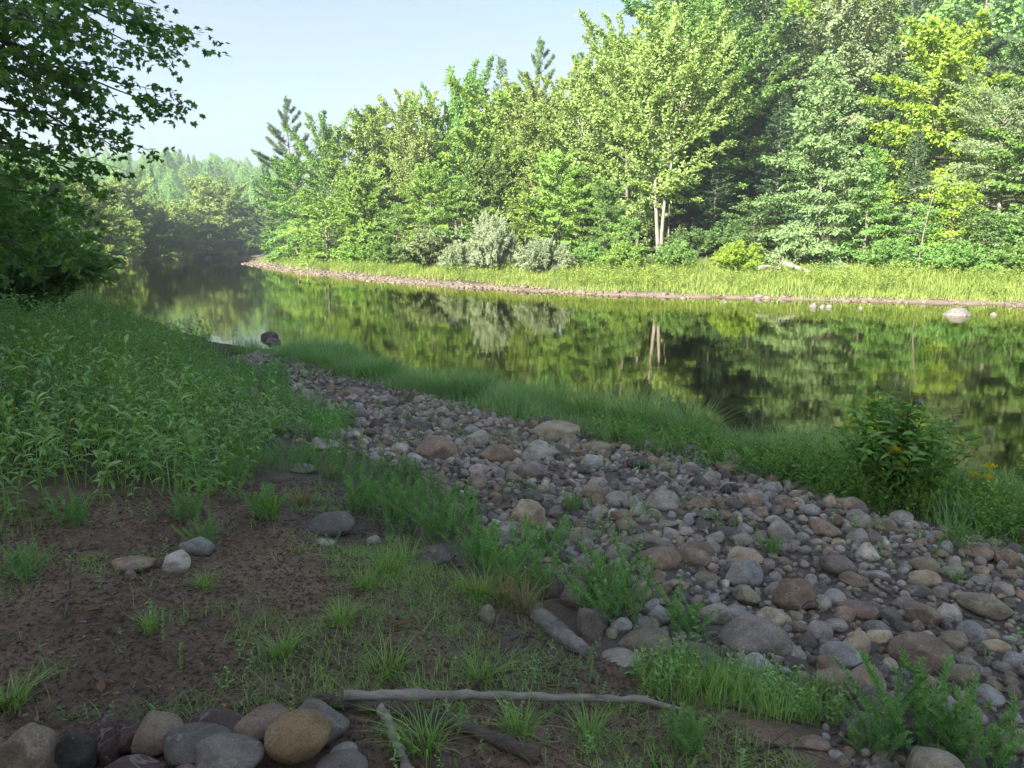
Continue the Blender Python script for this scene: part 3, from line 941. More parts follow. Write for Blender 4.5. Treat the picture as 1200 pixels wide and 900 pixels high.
def wood_mass(name, label, n, box, cond, leafm, temps, scl=(.7, 1.15)):
    pts = np.stack([r_.uniform(box[0], box[1], n), r_.uniform(box[2], box[3], n)], 1)
    z, s, side = height(pts[:, 0], pts[:, 1], True)
    k = cond(pts, s, side)
    pts, z = pts[k], z[k]
    A = Acc()
    scatter(A, temps, np.concatenate([pts, z[:, None]], 1), r_.uniform(*scl, len(pts)), r_, .02)
    o = A.obj(name, leafm, None, False)
    tag(o, label, 'forest', kind='stuff')


wood_mass('ridge_forest', 'hazy blue green woods covering the ridge beyond the bend', 900, (-260, 40, 150, 330), lambda p, s, sd_: (s > 9) & (sd_ == 1), LEAF['mid'], LC + LT[:1], (.4, .85))
wood_mass('slope_forest', 'dim woods filling the hillside behind the far bank trees', 520, (-10, 130, 40, 190), lambda p, s, sd_: (s > 40) & (sd_ == 2) & (p[:, 0] > -6), LEAF['mid'], LC + LT)
wood_mass('bank_forest', 'shaded woods deep behind the meadow bank', 260, (-110, -24, 20, 130), lambda p, s, sd_: (s > 22) & (sd_ == 0) & (p[:, 1] < 85), LEAF['deep'], LC)

# trees on our own bank that shade the stones (beyond the frame, behind and beside the camera)
sh = [(-28.8, -8.4, 21), (-25.2, -9.5, 20), (-23.2, -12.6, 19), (-19.6, -13.7, 21), (-17.6, -16.8, 20), (-14.0, -17.9, 19), (-12.0, -21.0, 21), (-8.8, -21.8, 20), (-34.0, -12.0, 24), (-30.0, -13.4, 23), (-28.0, -16.5, 22), (-24.4, -17.6, 24), (-22.4, -20.7, 23), (-18.8, -21.8, 22), (-16.8, -24.9, 24), (-13.2, -26.0, 23), (-27, 9, 18), (-32, 20, 17), (-37, 31, 16)]
for i, (x, y, h_) in enumerate(sh):
    plant('bank_tree', ('maple0', 'maple1', 'maple2')[i % 3], (x, y), h_, LEAF['deep'], 'tall shady maple on the near bank outside the picture', group='shade trees on the near bank', wide=1.15)

# ================================================================== STONES
def icos(sub):
    import bmesh
    bm = bmesh.new(); bmesh.ops.create_icosphere(bm, subdivisions=sub, radius=1.0)
    v = np.array([x.co[:] for x in bm.verts]); f = np.array([[x.index for x in q.verts] for q in bm.faces]); bm.free()
    return v, f


def stone(seed, sub, planes=5, rough=.10, power=1.0, cut=(.62, .9)):
    r = np.random.default_rng(seed)
    v, f = icos(sub)
    # lumpy: a few low frequency waves
    disp = np.zeros(len(v))
    for k in range(6):
        w = r.normal(0, 1, 3); w /= np.linalg.norm(w)
        disp += rough * r.uniform(.3, 1) * np.sin(v @ w * r.uniform(1.2, 3.2) + r.uniform(0, 6.28))
    p = v * (1 + disp * .55)[:, None]
    for k in range(planes):
        n = r.normal(0, 1, 3); n[2] = abs(n[2]) * .9 + (.0 if k else .8); n /= np.linalg.norm(n)
        c = r.uniform(*cut)
        d = p @ n - c
        p = p - np.where(d > 0, d * .86, 0)[:, None] * n[None]
    if sub >= 3:
        for k in range(5):
            w = r.normal(0, 1, 3) * 5.5
            p = p * (1 + .012 * np.sin(v @ w + r.uniform(0, 6)))[:, None]
    p -= (p.max(0) + p.min(0)) / 2
    p /= np.abs(p).max(0)
    return p, f


ROUND = [stone(200 + k, 4, 5, .17, cut=(.7, .95)) for k in range(6)]
FLAT = [stone(220 + k, 4, 6, .16, cut=(.55, .85)) for k in range(6)]
ANG = [stone(240 + k, 4, 9, .08, cut=(.5, .78)) for k in range(6)]


def stone_mesh(kind, k, arr):
    A = Acc(); A.add(arr[0], None, arr[1]); return A.mesh('stone_%s_%d' % (kind, k))


SM = {k: [stone_mesh(k, i, a) for i, a in enumerate(L)] for k, L in (('round', ROUND), ('flat', FLAT), ('angular', ANG))}

PLACED = []      # x, y, r of everything solid on the bar
LAND = []        # landmarks for the labels: phrase, x, y


def put_stone(x, y, z, sx, sy, sz, rz, kind, colour, label, name='cobble', cat='stone', group='stones of the cobble bar', tilt=(0, 0), k=None):
    me = random.choice(SM[kind]) if k is None else SM[kind][k]
    if not me.materials: me.materials.append(ROCKM['grey'])
    o = bpy.data.objects.new(name, me); COL.objects.link(o)
    o.location = (x, y, z); o.scale = (sx, sy, sz); o.rotation_euler = (tilt[0], tilt[1], rz)
    slot(o, ROCKM[colour])
    tag(o, label, cat, group)
    return o


def stone_px(x0, y0, x1, y1, kind, colour, label, name='boulder', group='stones of the cobble bar', sink=.28, deep=.85, rz=None, land=None, lift=0., k=None, cat='stone', tilt=(0, 0)):
    cx = (x0 + x1) / 2; yb = y1 - .12 * (y1 - y0)
    gx, gy, gz = G(cx, yb)
    dep = gy * CT - (gz - HC) * ST
    w = (x1 - x0) / F * dep; hh = (y1 - y0) / F * dep
    D = w * deep
    ang = math.atan2(HC - gz, gy)
    H = max((hh - D * math.sin(ang) * .55) / math.cos(ang), w * .28)
    wet = hz(gx, gy) < -.02
    if wet: sink = .5
    full = H / (1 - sink)
    d = unit(np.array([gx, gy]))
    x, y = gx + d[0] * D * .30, gy + d[1] * D * .30
    z = (0. if wet else min(hz(x, y), gz + .06)) - sink * full + full / 2 + lift
    PLACED.append((x, y, w * .47))
    if land: LAND.append((land, x, y))
    yaw = math.atan2(-gx, gy)
    return put_stone(x, y, z, w / 2, D / 2, full / 2, (random.uniform(-.25, .25) if rz is None else rz) + yaw, kind, colour, label, name, cat, group, tilt, k)


BIG = [
    (485, 510, 538, 541, 'round', 'brown', 'domed brown boulder, the tallest stone in the middle of the bar', 'domed brown boulder'),
    (562, 520, 604, 544, 'round', 'brown', 'flat brown boulder just to the water side of the domed brown boulder', None),
    (612, 518, 658, 540, 'flat', 'grey', 'low grey boulder in front of the green grey boulder with the flat top', None),
    (621, 493, 680, 518, 'angular', 'olive', 'green grey boulder with a flat top against the shore sedge', 'flat topped sedge boulder'),
    (605, 541, 643, 565, 'flat', 'purple grey', 'brownish grey slab leaning below the low grey boulder', None),
    (679, 515, 720, 533, 'round', 'olive', 'long mossy stone against the end of the shore sedge', None),
    (474, 490, 509, 508, 'flat', 'dark grey', 'dark flat stone behind the domed brown boulder', None),
    (402, 453, 428, 468, 'angular', 'brown', 'brown block at the upper end of the bar', 'brown block'),
    (419, 428, 447, 441, 'angular', 'red brown', 'rusty red block beside the sedge at the top end of the bar', 'rusty red block'),
    (679, 533, 708, 550, 'round', 'blue grey', 'pale grey rounded stone in front of the long mossy stone', None),
    (679, 567, 709, 588, 'round', 'brown', 'brown rounded stone level with the tan boulder by the feathery weeds', None),
    (706, 575, 736, 594, 'round', 'grey', 'grey rounded stone touching the brown rounded stone', None),
    (754, 575, 797, 601, 'angular', 'grey', 'grey many sided block in the middle of the bar', 'grey block'),
    (598, 588, 640, 619, 'round', 'tan', 'rounded tan boulder peeping over the feathery weeds', 'rounded tan boulder'),
    (725, 620, 780, 645, 'flat', 'purple grey', 'dark purple grey slab with one straight edge', 'purple grey slab'),
    (660, 622, 703, 637, 'flat', 'olive', 'flat greenish grey stone behind the middle feathery weed', None),
    (733, 535, 763, 551, 'round', 'dark grey', 'dark rounded stone near the flat topped row by the sedge', None),
    (362, 514, 400, 530, 'flat', 'grey', 'grey stone half sunk in the bank weeds', None),
    (825, 526, 872, 546, 'round', 'olive', 'mossy brown log shaped boulder at the edge of the bar', 'mossy long boulder'),
    (798, 522, 826, 543, 'angular', 'dark grey', 'dark cracked block beside the mossy long boulder', None),
    (838, 540, 867, 556, 'round', 'olive', 'smaller mossy stone in front of the mossy long boulder', None),
    (843, 565, 869, 581, 'angular', 'black', 'blackish slate block below the mossy long boulder', None),
    (795, 540, 821, 556, 'flat', 'blue grey', 'bluish stone in front of the dark cracked block', None),
    (805, 582, 834, 598, 'round', 'brown', 'brownish egg shaped stone below the slate block', None),
    (810, 598, 838, 609, 'flat', 'dark grey', 'thin dark slab under the brownish egg shaped stone', None),
    (893, 564, 917, 579, 'round', 'blue grey', 'blue grey polished stone alone near the weedy shore', 'blue grey shore stone'),
    (958, 532, 1001, 561, 'angular', 'dark grey', 'dark mossy block beside the flowering leafy bush', 'dark bush block'),
    (977, 580, 1014, 601, 'round', 'olive', 'olive boulder at the foot of the leafy bush', 'olive bush boulder'),
    (964, 581, 979, 596, 'round', 'tan', 'small tan egg shaped stone leaning on the olive boulder', None),
    (936, 590, 962, 606, 'round', 'blue grey', 'grey green dome in front of the olive boulder', None),
    (997, 603, 1022, 622, 'round', 'grey', 'grey dome in front of the leafy bush', None),
    (1022, 607, 1049, 627, 'round', 'olive', 'olive grey dome touching the grey dome by the bush', None),
    (1002, 638, 1030, 658, 'flat', 'pale', 'pale grey slab tilted on the bar below the bush', None),
    (960, 652, 1003, 678, 'round', 'purple grey', 'purplish wedge shaped stone below the pale slab', 'purplish wedge'),
    (791, 634, 836, 658, 'round', 'red brown', 'dark red boulder beside the brown boulder', 'dark red boulder'),
    (848, 644, 898, 661, 'flat', 'tan', 'long flat tan stone behind the tilted blue grey block', 'long flat tan stone'),
    (848, 659, 894, 693, 'angular', 'blue grey', 'tilted blue grey block with sharp corners', 'tilted blue grey block'),
    (905, 678, 953, 719, 'angular', 'brown', 'dark brown block with a rough broken face', 'rough brown block'),
    (1065, 667, 1101, 691, 'round', 'tan', 'pale tan oblong stone among grey cobbles', 'pale tan oblong'),
    (1055, 682, 1089, 701, 'round', 'dark grey', 'smooth dark blue stone in front of the pale tan oblong', None),
    (1067, 652, 1099, 674, 'round', 'olive', 'olive grey rounded stone behind the pale tan oblong', None),
    (981, 703, 1028, 726, 'round', 'red brown', 'reddish brown rounded boulder beyond the bare earth gap', 'reddish brown boulder'),
    (1122, 696, 1181, 726, 'round', 'olive', 'large olive tan loaf shaped boulder', 'loaf shaped boulder'),
    (1125, 637, 1161, 656, 'round', 'brown', 'brown boulder at the weedy end of the bar', None),
    (1162, 643, 1193, 666, 'round', 'brown', 'brown boulder at the photo edge next to the weedy shore', None),
    (983, 671, 1018, 689, 'flat', 'brown', 'brown flat stone below the purplish wedge', None),
    (1015, 667, 1043, 679, 'flat', 'blue grey', 'pale blue flat stone in the densest cobbles', None),
    (840, 726, 928, 775, 'round', 'purple grey', 'biggest boulder of the bar, grey brown and smooth', 'biggest boulder'),
    (1041, 744, 1109, 790, 'angular', 'red brown', 'large reddish block with flat facets by the bare earth gap', 'reddish faceted block'),
    (959, 752, 1011, 782, 'flat', 'blue grey', 'pale blue slab lying tilted on the bare earth', 'pale blue slab'),
    (750, 640, 798, 671, 'round', 'brown', 'warm brown boulder next to the dark red boulder', None),
    (656, 681, 701, 718, 'round', 'purple grey', 'pitted grey brown dome beside the middle feathery weed', 'pitted dome'),
    (634, 676, 664, 706, 'angular', 'dark grey', 'dark blue block between the pitted dome and the bank weeds', None),
    (665, 652, 692, 682, 'round', 'purple grey', 'purplish stone behind the pitted dome', None),
    (883, 714, 928, 738, 'round', 'tan', 'tan oval stone above the biggest boulder', None),
    (927, 702, 958, 717, 'round', 'maroon', 'flattish maroon stone at the foot of the rough brown block', None),
    (1057, 708, 1100, 735, 'angular', 'brown', 'grey brown pointed stone on the bare earth gap', None),
    (1096, 709, 1126, 731, 'round', 'pale', 'light grey stone beside the pointed stone', None),
    (722, 738, 788, 768, 'angular', 'olive', 'tan triangular slab standing out of the bank grass', 'tan triangular slab'),
    (705, 762, 752, 782, 'flat', 'grey', 'flat grey slab at the foot of the triangular slab', None),
    (955, 783, 1016, 819, 'round', 'brown', 'large brownish boulder behind the bank weeds', 'weed edge boulder'),
    (985, 838, 1041, 876, 'round', 'grey', 'smooth grey boulder beside the dark twigs', 'twig boulder'),
    (1003, 808, 1045, 842, 'angular', 'purple grey', 'pale grey block above the smooth grey boulder', None),
    (935, 861, 972, 880, 'round', 'brown', 'brown stone half buried in the dark earth by the twigs', None),
    (783, 755, 846, 783, 'flat', 'dark grey', 'dark slab sunk in the grass beside the triangular slab', None),
    (866, 768, 908, 789, 'flat', 'blue grey', 'bluish slab below the biggest boulder', None),
    (757, 713, 786, 734, 'angular', 'blue grey', 'blue pointed stone behind the triangular slab', None),
    (676, 716, 705, 755, 'angular', 'purple grey', 'upright grey stone beside the driftwood log', None),
    (1136, 805, 1174, 829, 'angular', 'blue grey', 'sparkling pale blue stone beyond the tall feathery weed', None),
    (1072, 882, 1115, 905, 'flat', 'blue grey', 'blue grey stone under the lowest feathery weed', None),
    (1100, 738, 1132, 762, 'round', 'olive', 'olive grey rounded stone behind the reddish faceted block', None),
    (1150, 747, 1182, 764, 'round', 'tan', 'tan oval stone in the cobbles beyond the reddish block', None),
    (1118, 768, 1148, 784, 'flat', 'grey', 'flat grey stone next to the reddish faceted block', None),
    (905, 756, 944, 776, 'round', 'grey', 'grey rounded stone touching the biggest boulder', None),
    (354, 601, 416, 631, 'round', 'dark grey', 'dark grey dome standing at the top of the earth slope', 'dark bank dome'),
    (133, 655, 182, 674, 'flat', 'brown', 'flat pinkish brown stone lying on the bare earth', 'flat earth stone'),
    (190, 647, 224, 675, 'angular', 'pale', 'pale grey stone with an orange stain on the bare earth', None),
    (212, 630, 251, 655, 'round', 'blue grey', 'blue grey stone behind the pale stone on the bare earth', None),
    (146, 667, 159, 681, 'angular', 'purple grey', 'little pinkish stone leaning on the flat earth stone', None),
    (489, 640, 535, 664, 'flat', 'dark grey', 'dark stone at the edge of the bank weeds', 'dark weed edge stone'),
    (371, 631, 394, 643, 'flat', 'grey', 'small grey stone at the foot of the dark bank dome', None),
    (430, 628, 447, 640, 'round', 'grey', 'little grey stone between the dark bank dome and the bank weeds', None),
    (560, 710, 580, 732, 'round', 'olive', 'mossy pale stone in the grass of the bank lip', None),
    (340, 545, 372, 556, 'flat', 'grey', 'flat grey stone among the low weeds of the upper bar', None),
]
for x0, y0, x1, y1, kind, colr, lab, land in BIG:
    stone_px(x0, y0, x1, y1, kind, colr, lab, 'boulder' if x1 - x0 > 34 else 'cobble', land=land)

# the ring of stones round the fire place at the photo's lower corner
RING = [
    (300, 812, 336, 836, 'angular', 'dull tan', 'pale tan ring stone peeping out behind the mottled one', 0, 1.0),
    (221, 820, 293, 858, 'flat', 'maroon', 'blackish flat ring stone at the back', 0, 1.0),
    (333, 813, 411, 862, 'flat', 'granite', 'brown slab leaning outward at the end of the ring by the sticks', 0, .8),
    (275, 820, 343, 862, 'round', 'brown', 'mottled brown ring stone behind the golden one', .02, .9),
    (133, 835, 172, 873, 'round', 'maroon', 'dark brown ring stone wedged beside the pinkish tan one', .02, 1.0),
    (104, 831, 146, 886, 'round', 'maroon', 'tall dark maroon ring stone next to the sparkling black one', 0, 1.0),
    (156, 831, 217, 876, 'angular', 'dull tan', 'pinkish tan ring stone with a broken corner', .03, .9),
    (195, 847, 274, 890, 'flat', 'dark grey', 'long charcoal ring stone in the second course', .03, .9),
    (313, 831, 391, 892, 'round', 'gold', 'golden tan ring stone, the brightest of the fire ring', .04, .9),
    (383, 862, 420, 884, 'round', 'grey', 'small grey ring stone beside the golden one', 0, 1.0),
    (5, 846, 72, 915, 'round', 'dull tan', 'big tan ring stone, second from the end of the ring', .02, .9),
    (-14, 850, 11, 890, 'round', 'olive', 'greenish grey ring stone cut by the photo edge', 0, 1.0),
    (67, 850, 112, 903, 'angular', 'black', 'sparkling black crystalline ring stone', .02, .8),
    (117, 869, 194, 915, 'flat', 'maroon', 'dark purple ring stone at the bottom of the photo', 0, .9),
    (231, 861, 312, 912, 'flat', 'purple grey', 'pinkish purple ring stone in front of the charcoal one', .03, .9),
    (203, 880, 235, 906, 'round', 'red brown', 'small reddish ring stone tucked under the charcoal one', 0, 1.0),
    (357, 872, 434, 920, 'angular', 'granite', 'speckled granite ring stone below the golden one', 0, .9),
]
for x0, y0, x1, y1, kind, colr, lab, lift, dp in RING:
    stone_px(x0, y0 + 17, x1, y1 + 17, kind, colr, lab, 'ring_stone', 'stones of the fire ring', sink=.2, deep=dp, lift=lift * .7, rz=random.uniform(-.2, .2))
LAND.append(('golden ring stone', *G(352, 885)[:2]))

# stones in the river and on the far shore
for x0, y0, x1, y1, kind, colr, lab in [
    (306, 388, 327, 398, 'round', 'dark grey', 'dark rounded rock standing in the water at the near shore'),
    (312, 396, 330, 403, 'flat', 'dark grey', 'low dark rock just in front of the standing one at the near shore'),
    (1104, 361, 1137, 371, 'round', 'granite', 'big pale boulder lying in the shallows off the far bank'),
    (1160, 366, 1168, 370, 'flat', 'dark grey', 'small pale rock beyond the big pale boulder in the shallows'),
    (948, 355, 958, 361, 'round', 'dark grey', 'bright pebble rock, first of the little line in the shallows'),
    (960, 357, 967, 361, 'round', 'dark grey', 'second rock in the little line in the shallows'),
    (968, 357, 976, 361, 'round', 'dark grey', 'last rock in the little line in the shallows'),
    (884, 345, 896, 350, 'flat', 'dark grey', 'pale rock on the far gravel edge below the drift log'),
    (846, 352, 853, 355, 'flat', 'dark grey', 'lone small rock in the shallows before the drift log'),
    (1005, 359, 1011, 362, 'flat', 'dark grey', 'lone small rock in the shallows past the little line'),
    (1080, 352, 1086, 356, 'flat', 'dark grey', 'lone small rock in the shallows before the big pale boulder'),
    (80, 314, 94, 322, 'round', 'dark grey', 'grey rock in the water under the overhanging maple'),
    (66, 326, 82, 334, 'round', 'black', 'dark rock at the near shore under the overhanging maple'),
    (148, 301, 162, 305, 'flat', 'dark grey', 'pale rock at the start of the far riffle'),
    (232, 300, 250, 303.5, 'flat', 'dark grey', 'pale rock in the middle of the far riffle'),
]:
    stone_px(x0, y0, x1, y1, kind, colr, lab, 'river_rock', 'rocks standing in the river', sink=.25)

# ---- the cobbles: packed largest first
BAR = Gpoly([(240, 424), (300, 414), (345, 412), (440, 432), (520, 462), (620, 492), (700, 512), (800, 528), (880, 556), (970, 585), (1090, 615), (1330, 660),
             (1400, 900), (1330, 990), (1120, 935), (985, 905), (960, 845), (960, 800), (820, 790), (740, 770), (690, 740), (655, 705), (625, 670), (560, 640), (520, 600), (480, 566), (420, 535), (350, 520), (290, 490), (255, 455)])


def near_cells(grid, x, y, cs):
    i, j = int(x // cs), int(y // cs)
    for a in (-1, 0, 1):
        for b in (-1, 0, 1):
            yield from grid.get((i + a, j + b), ())


def pack():
    cs = .34; grid = {}
    for p in PLACED: grid.setdefault((int(p[0] // cs), int(p[1] // cs)), []).append(p)
    rng = np.random.default_rng(77); out = []
    for r0, n, k in ((.12, 70, .92), (.098, 170, .9), (.08, 520, .88), (.064, 1500, .86), (.05, 3800, .84), (.038, 8500, .82), (.027, 17000, .82), (.019, 14000, .85)):
        pts = sample(BAR, n, rng)
        den = vnoise(pts[:, 0] * .8, pts[:, 1] * .8, 21)
        for (x, y), d in zip(pts, den):
            if (r0 < .03 and math.hypot(x, y) > 9.5) or (r0 < .02 and math.hypot(x, y) > 6): continue
            if r0 > .045 and d < .4 and rng.random() < .8: continue
            if d < .2 and r0 > .025 and rng.random() < .7: continue
            r = r0 * rng.uniform(.85, 1.18)
            if x > .8 and y < 4.6 and abs(vnoise(x * 1.3, y * 1.3, 31) - .5) < .05 and r > .03: continue     # bare earth streaks
            if all((x - q[0]) ** 2 + (y - q[1]) ** 2 > (k * (r + q[2])) ** 2 for q in near_cells(grid, x, y, cs)):
                p = (x, y, r); out.append(p); grid.setdefault((int(x // cs), int(y // cs)), []).append(p)
    return out


COB = pack()
wts = [('grey', 34), ('dark grey', 22), ('brown', 13), ('blue grey', 9), ('olive', 9), ('purple grey', 9), ('tan', 4), ('red brown', 2.5), ('pale', 3)]
cn = [w[0] for w in wts]; cp = np.array([w[1] for w in wts]); cp = cp / cp.sum()
rc = np.random.default_rng(99)
items = []
for x, y, r in COB:
    kind = rc.choice(['round', 'flat', 'angular'], p=[.45, .42, .13])
    asp = rc.uniform(.66, .95)
    hgt = r * (rc.uniform(.62, .9) if kind == 'round' else rc.uniform(.42, .62) if kind == 'flat' else rc.uniform(.6, .95))
    items.append(dict(x=x, y=y, r=r, kind=kind, c=str(rc.choice(cn, p=cp)), a=asp, h=hgt, rz=rc.uniform(0, 6.28), t=rc.normal(0, .14, 2)))
xs = np.array([i['x'] for i in items]); ys = np.array([i['y'] for i in items])
zs = height(xs, ys)
dep = ys * CT - (zs - HC) * ST
px = 600 + F * xs / dep; py = 450 - F * (ys * ST + (zs - HC) * CT) / dep
vis = (px > 5) & (px < 1195) & (py < 893) & (dep > .5)
sz = np.array([i['r'] for i in items]) / dep * vis
order = np.argsort(-sz)
NIND = 300 - len(BIG)
indiv = [int(i) for i in order[:NIND]]
LAND += [('leafy flowering bush', *G(1065, 600)[:2]), ('driftwood log', *G(645, 735)[:2]), ('tall feathery weed', *G(1080, 880)[:2])]

# labels that single each one out: look, then where it lies against a named neighbour
sizes = {'big': .075, 'middling': .055}
recs = {}
for i in indiv:
    it = items[i]
    d = [(math.hypot(it['x'] - lx, it['y'] - ly), n, lx, ly) for n, lx, ly in LAND]
    d.sort()
    dist, nm, lx, ly = d[0]
    dx, dy = it['x'] - lx, it['y'] - ly
    rel = ('behind' if dy > 0 else 'in front of') if abs(dy) > abs(dx) else ('on the river side of' if dx > 0 else 'on the bank side of')
    size = 'big' if it['r'] > .088 else 'middling' if it['r'] > .062 else 'small'
    shp = {'round': 'rounded', 'flat': 'flattish', 'angular': 'blocky'}[it['kind']]
    base = (size, shp, it['c'].replace('purple grey', 'purplish').replace('blue grey', 'bluish').replace('red brown', 'reddish'), rel, nm)
    recs.setdefault(base, []).append((dist, i))
ordw = ['', 'second', 'third', 'fourth', 'fifth', 'sixth', 'seventh', 'eighth', 'ninth', 'tenth']
for base, L in recs.items():
    L.sort()
    for k, (dist, i) in enumerate(L):
        it = items[i]
        size, shp, colr, rel, nm = base
        lab = '%s %s %s cobble %s the %s' % (size, shp, colr, rel, nm)
        if k == 0 and len(L) > 1: lab += ', first one out'
        elif k: lab += ', %s one out' % ordw[min(k, 9)]
        if len(lab.replace(',', '').split()) > 16: lab = lab.split(' ', 1)[1] if size != 'middling' else lab.replace('middling ', '', 1)
        put_stone(it['x'], it['y'], zs[i] + it['h'] * .38, it['r'], it['r'] * it['a'], it['h'], it['rz'], it['kind'], it['c'], lab, 'cobble', tilt=tuple(it['t']))

rest = [i for i in range(len(items)) if i not in set(indiv)]


def stone_field(name, idx, label, temps):
    A = Acc()
    rr = np.random.default_rng(4)
    kinds = np.array([rr.integers(0, len(temps)) for _ in idx])
    for k, (v, f) in enumerate(temps):
        ii = [idx[j] for j in np.nonzero(kinds == k)[0]]
        if not ii: continue
        n = len(ii)
        R = np.array([items[i]['r'] for i in ii]); a = np.array([items[i]['a'] for i in ii]); h = np.array([items[i]['h'] for i in ii]); rz = np.array([items[i]['rz'] for i in ii])
        t = np.array([items[i]['t'] for i in ii])
        lx = v[None, :, 0] * R[:, None]; ly = v[None, :, 1] * (R * a)[:, None]; lz = v[None, :, 2] * h[:, None]
        lz = lz + lx * t[:, :1] + ly * t[:, 1:]
        c_, s_ = np.cos(rz)[:, None], np.sin(rz)[:, None]
        V = np.stack([lx * c_ - ly * s_ + xs[ii][:, None], lx * s_ + ly * c_ + ys[ii][:, None], lz + (zs[ii] + h * .38)[:, None]], -1)
        C = np.array([ROCKC[items[i]['c']] for i in ii]) * rr.uniform(.78, 1.2, (n, 1))
        A.add(V.reshape(-1, 3), None, (f[None] + np.arange(n)[:, None, None] * len(v)).reshape(-1, 3), np.repeat(C, len(v), 0))
    o = A.obj(name, ROCK_MIX)
    tag(o, label, 'stones', kind='stuff')


T2 = [stone(300 + k, 2, 5, .2, cut=(.55, .95)) for k in range(10)]
T3 = [stone(320 + k, 3, 4 + k % 5, .18, cut=(.5, .9)) for k in range(8)]
stone_field('small_cobbles', [i for i in rest if items[i]['r'] > .04], 'mass of smaller grey and brown cobbles covering the bar', T3)
stone_field('pebbles', [i for i in rest if items[i]['r'] <= .04], 'pebbles filling the gaps between the cobbles of the bar', T2)


# gravel of the far shore
def far_gravel():
    A = Acc(); rr = np.random.default_rng(6)
    pts = []
    for a, b in zip(RIGHT[5:-3], RIGHT[6:-3]):
        a, b = np.array(a), np.array(b); L = np.linalg.norm(b - a); n = int(L * (26 if a[0] < 2 else 9))
        t = rr.random(n); nrm = np.array([(b - a)[1], -(b - a)[0]]) / L
        if nrm @ np.array([.3, 1]) < 0: nrm = -nrm
        pts.append(a + (b - a) * t[:, None] + nrm * rr.uniform(-.5, 1.0 + 1.0 * (a[0] < 2), n)[:, None])
    p = np.concatenate(pts); n = len(p); z = height(p[:, 0], p[:, 1])
    v, f = stone(401, 1, 2, .1)
    R = rr.lognormal(-2.55, .4, n)
    V = v[None] * np.stack([R, R * .8, R * .5], 1)[:, None]
    V = V + np.stack([p[:, 0], p[:, 1], z + R * .12], 1)[:, None]
    C = np.array([[.13, .1, .078], [.1, .08, .065], [.19, .155, .125]])[rr.integers(0, 3, n)]
    A.add(V.reshape(-1, 3), None, (f[None] + np.arange(n)[:, None, None] * len(v)).reshape(-1, 3), np.repeat(C, len(v), 0))
    tag(A.obj('far_gravel', ROCK_MIX), 'pinkish gravel strip along the far water edge', 'gravel', kind='stuff')


far_gravel()

# ================================================================== STICKS
def stick(name, path, rad, mat, label, cat='stick', group='sticks by the fire ring', lift=0.0, twigs=()):
    """path: photo pixels where the stick lies on the ground"""
    P = []
    for p in path:
        x, y, z = G(p[0], p[1]); P.append([x, y, z + (p[2] if len(p) > 2 else 0)])
    P = np.array(P)
    n = 34
    t = np.linspace(0, 1, n); k = np.linspace(0, 1, len(P))
    pts = np.stack([np.interp(t, k, P[:, i]) for i in range(3)], 1)
    r = np.interp(t, np.linspace(0, 1, len(rad)), rad)
    rr = np.random.default_rng(len(label))
    pts[1:-1] += rr.normal(0, .14 if r.max() < .03 else .06, (n - 2, 3)) * r[1:-1, None]
    pts[:, :2] += (np.cumsum(rr.normal(0, .12, (n, 2)), 0) * r[:, None] * (.05 if 'long pale' in label else .22))
    pts[:, 2] += r * .75 + lift
    r = r * (1 + (.10 if r.max() < .03 else .04) * rr.normal(0, 1, n)); r[rr.integers(3, n - 3, 3)] *= 1.3 if r.max() < .03 else 1.08
    A = Acc(); tube(A, pts, r, 10)
    for f, dx, dy, dz, ln in twigs:
        b = pts[int(f * (n - 1))]; q = np.linspace(0, 1, 6)[:, None]
        e = np.array([dx, dy, dz]) * ln
        tube(A, b + e * q + np.array([0, 0, -.02]) * q ** 2, (r[int(f * (n - 1))] * .5) * (1 - .7 * q[:, 0]), 6)
    o = A.obj(name, mat)
    tag(o, label, cat, group)
    return o


W_PALE = wood_mat('wood_weathered', (.17, .15, .13), (.36, .33, .29), 16, .8, (.2, 1, 1))
W_DARK = wood_mat('wood_dark', (.05, .04, .033), (.13, .105, .085), 14, .9, (.3, 1, 1))
W_GREY = wood_mat('wood_driftwood', (.12, .115, .105), (.27, .26, .24), 12, .9, (.6, .6, 1))
stick('stick', [(403, 834, .05), (520, 832, .045), (640, 830, .035), (752, 828, .02), (815, 838, 0)], [.017, .017, .016, .015, .006], W_PALE, 'long pale barkless stick lying across the others')
stick('log', [(368, 824), (450, 836), (530, 852), (631, 893)], [.021, .023, .023, .024], W_DARK, 'thick dark barked branch under the long pale stick')
stick('stick', [(446, 838, .02), (460, 866), (480, 912)], [.014, .015, .016], W_PALE, 'short grey stick slanting down under the pale one')
stick('stick', [(538, 822), (566, 800, .02), (602, 772, .07)], [.011, .009, .004], W_DARK, 'thin black charred twig poking up behind the pale stick')
stick('driftwood_log', [(607, 700), (640, 735), (684, 768)], [.05, .055, .04], W_GREY, 'grey weathered driftwood log along the lip of the bank', 'log', None, lift=-.02)
stick('twig', [(835, 826), (880, 838), (955, 853)], [.006, .007, .003], W_DARK, 'dark thin twig beside the brown half buried stone', lift=.005, twigs=[(.5, .5, -.6, .2, .25)])
stick('twig', [(860, 886), (910, 878), (985, 884)], [.007, .006, .003], W_DARK, 'dark root like twig along the bottom of the photo', lift=.004, twigs=[(.4, .7, .5, .2, .2), (.6, .6, -.6, .2, .2)])
stick('twig', [(890, 893), (940, 866), (1000, 858)], [.006, .005, .003], W_DARK, 'dark twig crossing the root like one')
stick('twig', [(76, 727), (84, 700, .05), (87, 688, .12)], [.006, .005, .003], W_DARK, 'short black twig standing in the bare earth')
stick('twig', [(470, 600), (510, 618), (540, 632)], [.009, .008, .006], W_DARK, 'brown twig half hidden at the foot of the bank weeds', lift=.02)
